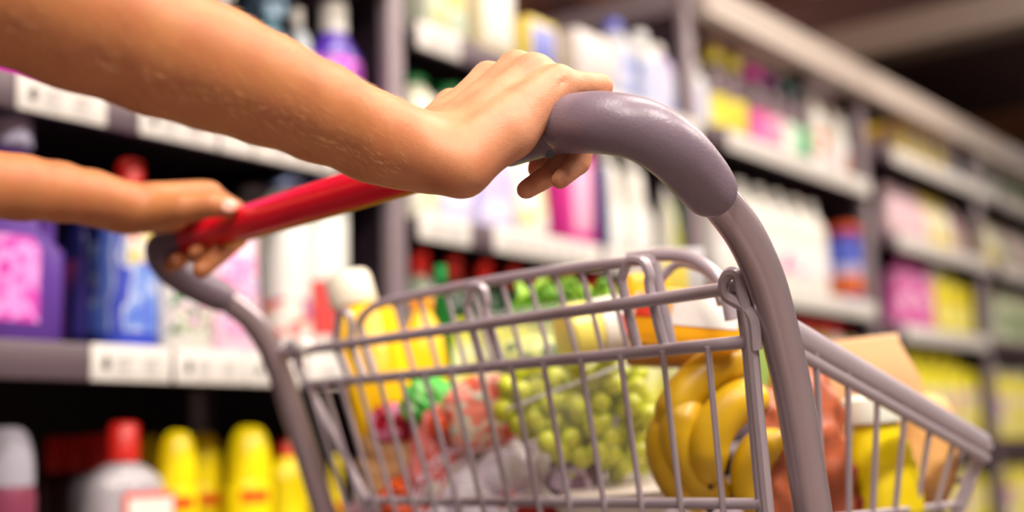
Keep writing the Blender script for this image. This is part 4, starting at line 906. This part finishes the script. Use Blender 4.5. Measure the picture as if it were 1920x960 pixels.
def surface(groups, lo, hi, h):
    lo = np.array(lo); n = np.ceil((np.array(hi)-lo)/h).astype(int)+1; B = 16
    n = ((n+B-1)//B)*B
    F = np.ones(n, np.float32)
    for i in range(0, n[0], B):
        for j in range(0, n[1], B):
            cs = np.array([[lo[0]+(i+B/2)*h, lo[1]+(j+B/2)*h, lo[2]+(k+B/2)*h] for k in range(0, n[2], B)], np.float32)
            dc = field(cs, groups)
            for q, k in enumerate(range(0, n[2], B)):
                if abs(dc[q]) > B*h*1.05+.012: F[i:i+B, j:j+B, k:k+B] = dc[q]; continue
                g = np.stack(np.meshgrid(*[lo[d_]+h*np.arange(s_, s_+B) for d_, s_ in enumerate((i, j, k))], indexing='ij'), -1).astype(np.float32)
                F[i:i+B, j:j+B, k:k+B] = field(g.reshape(-1, 3), groups).reshape(B, B, B)
    ins = F < 0
    c = [ins[a:n[0]-1+a, b:n[1]-1+b, d_:n[2]-1+d_] for a in (0, 1) for b in (0, 1) for d_ in (0, 1)]
    s_ = sum(x.astype(np.int8) for x in c); act = (s_ > 0) & (s_ < 8)
    idx = -np.ones(act.shape, np.int64); ii = np.argwhere(act); idx[act] = np.arange(len(ii))
    acc = np.zeros((len(ii), 3)); cnt = np.zeros(len(ii))
    corners = [(a, b, d_) for a in (0, 1) for b in (0, 1) for d_ in (0, 1)]
    for p in corners:
        for ax in range(3):
            if p[ax]: continue
            q = list(p); q[ax] = 1
            fa = F[ii[:, 0]+p[0], ii[:, 1]+p[1], ii[:, 2]+p[2]]; fb = F[ii[:, 0]+q[0], ii[:, 1]+q[1], ii[:, 2]+q[2]]
            m = (fa < 0) != (fb < 0); t = np.where(m, fa/np.where(m, fa-fb, 1), 0)
            pos = np.array(p, float)+np.outer(t, [float(ax == e) for e in range(3)])
            acc[m] += pos[m]; cnt[m] += 1
    V = lo+(ii+acc/np.maximum(cnt, 1)[:, None])*h
    faces = []
    for ax in range(3):
        u, v = [(1, 2), (2, 0), (0, 1)][ax]
        a = [slice(1, -1)]*3; sl0 = [slice(1, n[e]-1) for e in range(3)]; sl1 = list(sl0); sl0[ax] = slice(1, n[ax]-2); sl1[ax] = slice(2, n[ax]-1)
        A_, B_ = ins[tuple(sl0)], ins[tuple(sl1)]
        for flip in (False, True):
            e = np.argwhere((A_ & ~B_) if not flip else (~A_ & B_))+1
            if not len(e): continue
            du = np.zeros(3, int); du[u] = 1; dv = np.zeros(3, int); dv[v] = 1
            q = [e-du-dv, e-dv, e, e-du]
            q = [idx[x[:, 0], x[:, 1], x[:, 2]] for x in q]
            if flip: q = q[::-1]
            faces.append(np.stack(q, 1))
    Fc = np.concatenate(faces); Fc = Fc[(Fc >= 0).all(1)]
    # relax a little
    nb = np.zeros_like(V); ct = np.zeros(len(V))
    for it in range(2):
        nb[:] = 0; ct[:] = 0
        for x, y in ((0, 1), (1, 2), (2, 3), (3, 0)):
            np.add.at(nb, Fc[:, x], V[Fc[:, y]]); np.add.at(nb, Fc[:, y], V[Fc[:, x]]); np.add.at(ct, Fc[:, x], 1); np.add.at(ct, Fc[:, y], 1)
        V = V*.5+.5*nb/np.maximum(ct, 1)[:, None]
    return V, Fc
def E(*a): return np.array(PD(*a))
HNv, HFv, HUv = np.array(HA), np.array(CF), np.array(UP)
ax0 = np.array(P1)
def H(n, f, u): return ax0+HNv*n+HFv*f+HUv*u      # around the near end of the handle
# --- near (right) hand.  n: + towards the viewer side, f: forward, u: up
W_ul, W_ra = E(842, 300, .800), E(800, 268, .846)
mcp = {'p': E(1046, 157, .832), 'r': E(1003, 137, .848), 'm': E(970, 132, .866), 'i': E(918, 152, .884)}
pip = {'p': H(.004, .0290, .0305), 'r': H(-.016, .036, .034), 'm': H(-.036, .040, .034), 'i': H(-.056, .040, .030)}
dip = {'p': H(-.006, .0165, -.0215), 'r': H(-.024, .014, -.0235), 'm': H(-.038, .036, .004), 'i': H(-.058, .036, .004)}
tip = {'p': H(-.008, .001, -.0350), 'r': H(-.027, -.012, -.0395), 'm': H(-.042, .030, -.014), 'i': H(-.060, .030, -.014)}
rad = {'p': (.0100, .0093, .0080, .0062), 'r': (.0112, .0100, .0086, .0066), 'm': (.0116, .0102, .0090, .0080), 'i': (.0116, .0100, .0090, .0078)}
car = {'p': W_ul, 'r': W_ul*.65+W_ra*.35, 'm': W_ul*.35+W_ra*.65, 'i': W_ra}
near = []
fore = [((800, 284), .818, .0232), ((752, 277), .808, .0238), ((700, 258), .797, .0253), ((600, 211), .772, .0287), ((500, 168), .748, .0318), ((400, 128), .726, .0345), ((300, 90), .705, .0368), ((150, 30), .680, .0392), ((-20, -35), .655, .0398), ((-180, -95), .632, .0385)]
fp_ = [(E(*a, z), r) for a, z, r in fore]
pr = []
for (a, ra), (b, rb) in zip(fp_, fp_[1:]): pr.append((.012, seg(a, b, ra, rb)))
# ulna head and radius at the wrist widen it across the hand
wd = (W_ra-W_ul)/np.linalg.norm(W_ra-W_ul)
pr.append((.018, seg(fp_[0][0]-wd*.006, fp_[2][0]-wd*.003, .0205, .0235)))
pr.append((.018, seg(fp_[0][0]+wd*.016, fp_[3][0]+wd*.006, .0165, .0240)))
near.append((.01, pr))
palm = [(.014, seg(car['p'], mcp['p'], .0165, .0125)), (.014, seg(car['r'], mcp['r'], .0165, .0128)), (.014, seg(car['m'], mcp['m'], .0160, .0130)), (.014, seg(car['i'], mcp['i'], .0150, .0128)),
        (.014, seg(E(866, 316, .800), E(960, 248, .815), .0172, .0150)), (.014, seg(E(960, 248, .815), E(1030, 178, .828), .0150, .0115)),
        (.012, seg(E(820, 300, .807), E(866, 316, .800), .0195, .0172)),
        (.012, seg(H(-.05, -.030, .008), H(-.062, -.004, .028), .013, .012))]
near.append((.016, palm))
for f in 'prmi':
    r = rad[f]
    near.append((.008, [(.004, seg(mcp[f], pip[f], r[0], r[1])), (.003, seg(pip[f], dip[f], r[1]*.97, r[2])), (.003, seg(dip[f], tip[f], r[2], r[3])), (.003, seg(mcp[f], mcp[f]+(pip[f]-mcp[f])*.05, r[0]*1.08))]))
# thumb along the far side
tb = [E(818, 243, .858), E(846, 200, .890), E(892, 214, .925), E(925, 238, .945)]
near.append((.012, [(.008, seg(tb[0], tb[1], .0150, .0125)), (.005, seg(tb[1], tb[2], .0120, .0098)), (.004, seg(tb[2], tb[3], .0098, .0082))]))
# tendons on the back of the hand and folds at the wrist
for f, s_ in (('r', .0158), ('m', .0158), ('i', .0150)):
    a = car[f]*.45+mcp[f]*.55; camd = np.array(CAM)-a; up = HUv*.8-HFv*.4; up /= np.linalg.norm(up)
    near.append((.006, [(.004, seg(a+up*.0100, mcp[f]+up*.0105, .0022, .0030))]))
for a, b, r_ in ((E(1058, 152, .820), E(1042, 172, .810), .0010), (E(1036, 118, .822), E(1060, 138, .815), .0012)):
    near.append((-.005, [(.002, seg(a, b, r_))]))
# upper arm
el = fp_[-1][0]; elbow_n = el+np.array([-.055, -.03, .02]); shoulder_n = None
# --- far (left) hand
g0 = np.array(P2)
def K(n, f, u): return g0+HNv*n+HFv*f+HUv*u
fw = [((232, 388), 1.150, .0215), ((205, 381), 1.140, .0215), ((170, 371), 1.125, .0225), ((110, 360), 1.100, .0255), ((40, 352), 1.070, .0272), ((-60, 342), 1.030, .0300), ((-180, 330), .99, .0335), ((-330, 312), .95, .0350)]
fq = [(E(*a, z), r) for a, z, r in fw]
far = [(.01, [(.01, seg(a, b, ra, rb)) for (a, ra), (b, rb) in zip(fq, fq[1:])]+[(.014, seg(fq[0][0]+HNv*.012, fq[2][0]+HNv*.006, .0175, .021)), (.014, seg(fq[0][0]-HNv*.013, fq[2][0]-HNv*.006, .0165, .020))])]
fm = {'i': E(392, 366, 1.185), 'm': E(368, 364, 1.21), 'r': E(340, 372, 1.235), 'p': E(312, 388, 1.26)}
fpi = {'i': E(440, 394, 1.205), 'm': E(402, 396, 1.24), 'r': E(368, 412, 1.262), 'p': E(338, 432, 1.285)}
fdi = {'i': E(446, 448, 1.190), 'm': E(404, 458, 1.225), 'r': E(362, 468, 1.25), 'p': E(336, 480, 1.27)}
fti = {'i': E(378, 506, 1.150), 'm': E(366, 478, 1.175), 'r': E(330, 492, 1.20), 'p': E(318, 498, 1.215)}
palm = [(.014, seg(fq[0][0]-HNv*.004*i_, fm[f], .0165, .0130)) for i_, f in enumerate('imrp')]
palm += [(.014, seg(E(250, 398, 1.15), E(318, 405, 1.165), .0190, .0160)), (.012, seg(E(290, 372, 1.15), E(372, 366, 1.18), .0150, .0120))]
far.append((.014, palm))
for f, rr in (('i', .0098), ('m', .0098), ('r', .0094), ('p', .0084)):
    far.append((.006, [(.003, seg(fm[f], fpi[f], rr*1.12, rr)), (.003, seg(fpi[f], fdi[f], rr, rr*.95)), (.003, seg(fdi[f], fti[f], rr*.98, rr*.86))]))
ft = [E(285, 398, 1.145), E(345, 390, 1.132), E(398, 384, 1.128), E(430, 388, 1.128)]
far.append((.008, [(.006, seg(ft[0], ft[1], .0165, .0140)), (.004, seg(ft[1], ft[2], .0132, .0112)), (.003, seg(ft[2], ft[3], .0112, .0088))]))

def bounds(groups, pad=.02):
    lo = np.full(3, 1e9); hi = -lo
    for K_, prs in groups:
        for k, p in prs:
            if p[0] == 'c':
                for q in (p[1], p[2]): lo = np.minimum(lo, q-max(p[3], p[4])); hi = np.maximum(hi, q+max(p[3], p[4]))
            else: lo = np.minimum(lo, p[1]-p[2].max()); hi = np.maximum(hi, p[1]+p[2].max())
    return lo-pad, hi+pad
bodyc = np.array(HM)-HFv*.50; bodyc[2] = 1.12          # chest centre
def Bd(n, f, u): return np.array([bodyc[0], bodyc[1], 0])+HNv*n+HFv*f+HUv*u
SHn, SHf = Bd(.17, 0, 1.36), Bd(-.17, 0, 1.36)
near.append((.02, [(.01, seg(el, elbow_n, .0385, .040)), (.02, seg(elbow_n, elbow_n*.25+SHn*.75, .040, .047))]))
el2 = fq[-1][0]; far.append((.02, [(.01, seg(el2, el2*.25+SHf*.75, .036, .046))]))
rest = [(.02, [(.03, seg(Bd(0, 0, 1.02), Bd(0, 0, 1.26), .115, .125)), (.03, seg(Bd(-.14, 0, 1.35), Bd(.14, 0, 1.35), .058)), (.03, seg(Bd(0, .0, 1.38), Bd(0, .02, 1.50), .052)),
        (.03, seg(SHn, elbow_n*.2+SHn*.8, .055, .048)), (.03, seg(SHf, el2*.2+SHf*.8, .055, .047)),
        (.02, ell(Bd(0, .04, 1.62), (.075, .095, .12), HNv, HFv, HUv)), (.012, ell(Bd(0, .125, 1.60), (.013, .018, .022), HNv, HFv, HUv)),
        (.01, ell(Bd(.078, .03, 1.61), (.008, .018, .03), HNv, HFv, HUv)), (.01, ell(Bd(-.078, .03, 1.61), (.008, .018, .03), HNv, HFv, HUv)),
        (.03, seg(Bd(.09, 0, .92), Bd(.10, .02, .50), .082, .058)), (.03, seg(Bd(-.09, 0, .92), Bd(-.10, .02, .50), .082, .058)),
        (.02, seg(Bd(.10, .02, .50), Bd(.10, -.02, .09), .056, .038)), (.02, seg(Bd(-.10, .02, .50), Bd(-.10, -.02, .09), .056, .038)),
        (.02, seg(Bd(.10, -.03, .04), Bd(.11, .12, .03), .038, .030)), (.02, seg(Bd(-.10, -.03, .04), Bd(-.11, .12, .03), .038, .030))])]
meshes = []
for grp, hstep in ((near, .0022), (far, .0028), (rest, .012)):
    lo, hi = bounds(grp, .02 if hstep < .005 else .09); meshes.append(surface(grp, lo, hi, hstep))
off = 0; VV = []; FF = []
for V_, F2 in meshes: VV.append(V_); FF.append(F2+off); off += len(V_)
VV = np.concatenate(VV); FF = np.concatenate(FF)
person = thing('person', 'person with bare tanned forearms gripping the red cart handle with both hands', 'person', tuple(Bd(0, 0, 0)))
VL = VV-np.array(Bd(0, 0, 0))
me = bpy.data.meshes.new('body'); me.from_pydata(VL.tolist(), [], FF.tolist()); me.shade_smooth()
# how far down the arm a point lies: the near hand is pinker than its forearm (a property of the skin itself)
nv = len(VV); pk_ = np.zeros(nv, np.float32)
wpt = np.array(fp_[0][0]); dirn = (mcp['m']-fp_[2][0]); dirn /= np.linalg.norm(dirn)
n0 = len(meshes[0][0])
pk_[:n0] = np.clip(((VV[:n0]-wpt)@dirn+.045)/.09, 0, 1)
pk_[n0:n0+len(meshes[1][0])] = .0  # far hand stays ochre: its dimmer light is put into the colour
at_ = me.attributes.new('pinkness', 'FLOAT', 'POINT'); at_.data.foreach_set('value', pk_)
SK = bpy.data.materials.new('skin'); SK.use_nodes = True; nt = SK.node_tree; L_ = nt.links; b = nt.nodes['Principled BSDF']
b.inputs['Roughness'].default_value = .5; b.inputs['Subsurface Weight'].default_value = .18; b.inputs['Subsurface Radius'].default_value = (1, .35, .2); b.inputs['Subsurface Scale'].default_value = .006
b.inputs['Specular IOR Level'].default_value = .45
av = nt.nodes.new('ShaderNodeAttribute'); av.attribute_name = 'pinkness'
mx = nt.nodes.new('ShaderNodeMix'); mx.data_type = 'RGBA'; mx.inputs[6].default_value = (*lin((190, 124, 74)), 1); mx.inputs[7].default_value = (*lin((216, 154, 118)), 1)
L_.new(av.outputs['Fac'], mx.inputs[0])
tc = nt.nodes.new('ShaderNodeTexCoord')
def noise(sc, det=2):
    n_ = nt.nodes.new('ShaderNodeTexNoise'); n_.inputs['Scale'].default_value = sc; n_.inputs['Detail'].default_value = det; L_.new(tc.outputs['Object'], n_.inputs['Vector']); return n_
nA = noise(45, 3); mr = nt.nodes.new('ShaderNodeMapRange'); mr.inputs[1].default_value = .35; mr.inputs[2].default_value = .7; mr.inputs[4].default_value = .5
L_.new(nA.outputs['Fac'], mr.inputs[0])
m2 = nt.nodes.new('ShaderNodeMix'); m2.data_type = 'RGBA'; m2.inputs[7].default_value = (*lin((184, 104, 70)), 1)
L_.new(mr.outputs[0], m2.inputs[0]); L_.new(mx.outputs[2], m2.inputs[6])
nB = noise(900, 2); m3 = nt.nodes.new('ShaderNodeMix'); m3.data_type = 'RGBA'; m3.blend_type = 'MULTIPLY'; m3.inputs[0].default_value = .12
L_.new(m2.outputs[2], m3.inputs[6]); L_.new(nB.outputs['Fac'], m3.inputs[7]); L_.new(m3.outputs[2], b.inputs['Base Color'])
vo = nt.nodes.new('ShaderNodeTexVoronoi'); vo.inputs['Scale'].default_value = 900; L_.new(tc.outputs['Object'], vo.inputs['Vector'])
ad = nt.nodes.new('ShaderNodeMath'); ad.operation = 'ADD'; L_.new(vo.outputs['Distance'], ad.inputs[0]); nC = noise(160, 3); L_.new(nC.outputs['Fac'], ad.inputs[1])
bp = nt.nodes.new('ShaderNodeBump'); bp.inputs['Strength'].default_value = .22; bp.inputs['Distance'].default_value = .0006
L_.new(ad.outputs[0], bp.inputs['Height']); L_.new(bp.outputs['Normal'], b.inputs['Normal'])
me.materials.append(SK)
body = bpy.data.objects.new('body', me); COL.objects.link(body); body.parent = person
NAIL = mat('nail', (236, 176, 156), .25)
def nail(c, d, nrm, w_, l_, nm='thumbnail'):
    d = Vector(d).normalized(); nrm = Vector(nrm); nrm = (nrm-d*nrm.dot(d)).normalized(); s_ = d.cross(nrm)
    WB().sphere(Vector(c)+nrm*.0, (w_, l_, .0016), 16, 8, s_, d, nrm).build(nm, NAIL, person, angle=0)
c0 = ft[3]; dth = ft[3]-ft[2]; vdir = np.array(CAM)-c0; vdir /= np.linalg.norm(vdir)
nail(c0+vdir*.0086-dth/np.linalg.norm(dth)*.0005+HUv*.0012, dth, vdir+HUv*.25, .0066, .0078)
# fine fair hair on the near forearm
rnd_ = np.random.default_rng(3); mv, mf = meshes[0]
hb = MB(); hb.world = True
axis = np.array(fp_[1][0]-fp_[7][0]); axis /= np.linalg.norm(axis)
fc = mv[mf].mean(1); e1 = mv[mf[:, 2]]-mv[mf[:, 0]]; e2 = mv[mf[:, 3]]-mv[mf[:, 1]]; nn = np.cross(e1, e2); nn /= (np.linalg.norm(nn, axis=1)[:, None]+1e-12)
along = (fc-fp_[0][0])@axis
sel = np.where((along < -.03) & (along > -.33))[0]; pick = rnd_.choice(sel, 3000, replace=False)
for i in pick:
    p, n_ = fc[i], nn[i]; tx = axis*.9+rnd_.normal(0, .28, 3)+np.array([0, 0, -.35]); tx -= n_*(tx@n_); tx /= np.linalg.norm(tx)
    L = rnd_.uniform(.004, .010); sd = np.cross(tx, n_)*.000052
    q0 = p-n_*.0002; q1 = p+tx*L*.5+n_*L*.16; q2 = p+tx*L+n_*L*.2
    o_ = len(hb.v); hb.v += [tuple(q0-sd), tuple(q0+sd), tuple(q0+n_*.00007), tuple(q1-sd), tuple(q1+sd), tuple(q1+n_*.00008), tuple(q2)]
    hb.f += [(o_, o_+1, o_+4, o_+3), (o_+1, o_+2, o_+5, o_+4), (o_+2, o_, o_+3, o_+5), (o_+3, o_+4, o_+6), (o_+4, o_+5, o_+6), (o_+5, o_+3, o_+6)]
ho = hb.build('forearm_hair', mat('fair_hair', (232, 184, 130), .4), person, angle=0); ho['kind'] = 'stuff'
# clothes outside the frame: T-shirt, trousers, shoes, head hair
sh = [(.02, [(.04, seg(Bd(0, 0, .93), Bd(0, 0, 1.26), .138, .140)), (.04, seg(Bd(-.15, 0, 1.352), Bd(.15, 0, 1.352), .068)), (.03, seg(SHn, elbow_n*.5+SHn*.5, .066, .060)), (.03, seg(SHf, el2*.5+SHf*.5, .066, .058))])]
lo, hi = bounds(sh, .10); V_, F2 = surface(sh, lo, hi, .012)
b = WB(); b.add(V_.tolist(), F2.tolist()); b.build('shirt', mat('shirt_cloth', (120, 130, 150), .8), person, angle=0)
tr = [(.02, [(.04, seg(Bd(-.06, 0, .90), Bd(.06, 0, .90), .118)), (.03, seg(Bd(.09, 0, .88), Bd(.10, .02, .50), .095, .070)), (.03, seg(Bd(-.09, 0, .88), Bd(-.10, .02, .50), .095, .070)), (.02, seg(Bd(.10, .02, .50), Bd(.10, -.02, .12), .070, .052)), (.02, seg(Bd(-.10, .02, .50), Bd(-.10, -.02, .12), .070, .052))])]
lo, hi = bounds(tr, .10); V_, F2 = surface(tr, lo, hi, .014)
b = WB(); b.add(V_.tolist(), F2.tolist()); b.build('trousers', mat('denim', (50, 60, 90), .8), person, angle=0)
hr = [(.02, [(.02, ell(Bd(0, .015, 1.655), (.090, .098, .112), HNv, HFv, HUv)), (.03, seg(Bd(0, -.05, 1.62), Bd(0, -.07, 1.42), .06, .04))])]
lo, hi = bounds(hr, .08); V_, F2 = surface(hr, lo, hi, .010)
b = WB(); b.add(V_.tolist(), F2.tolist()); b.build('hair', mat('brown_hair', (110, 76, 50), .6), person, angle=0)
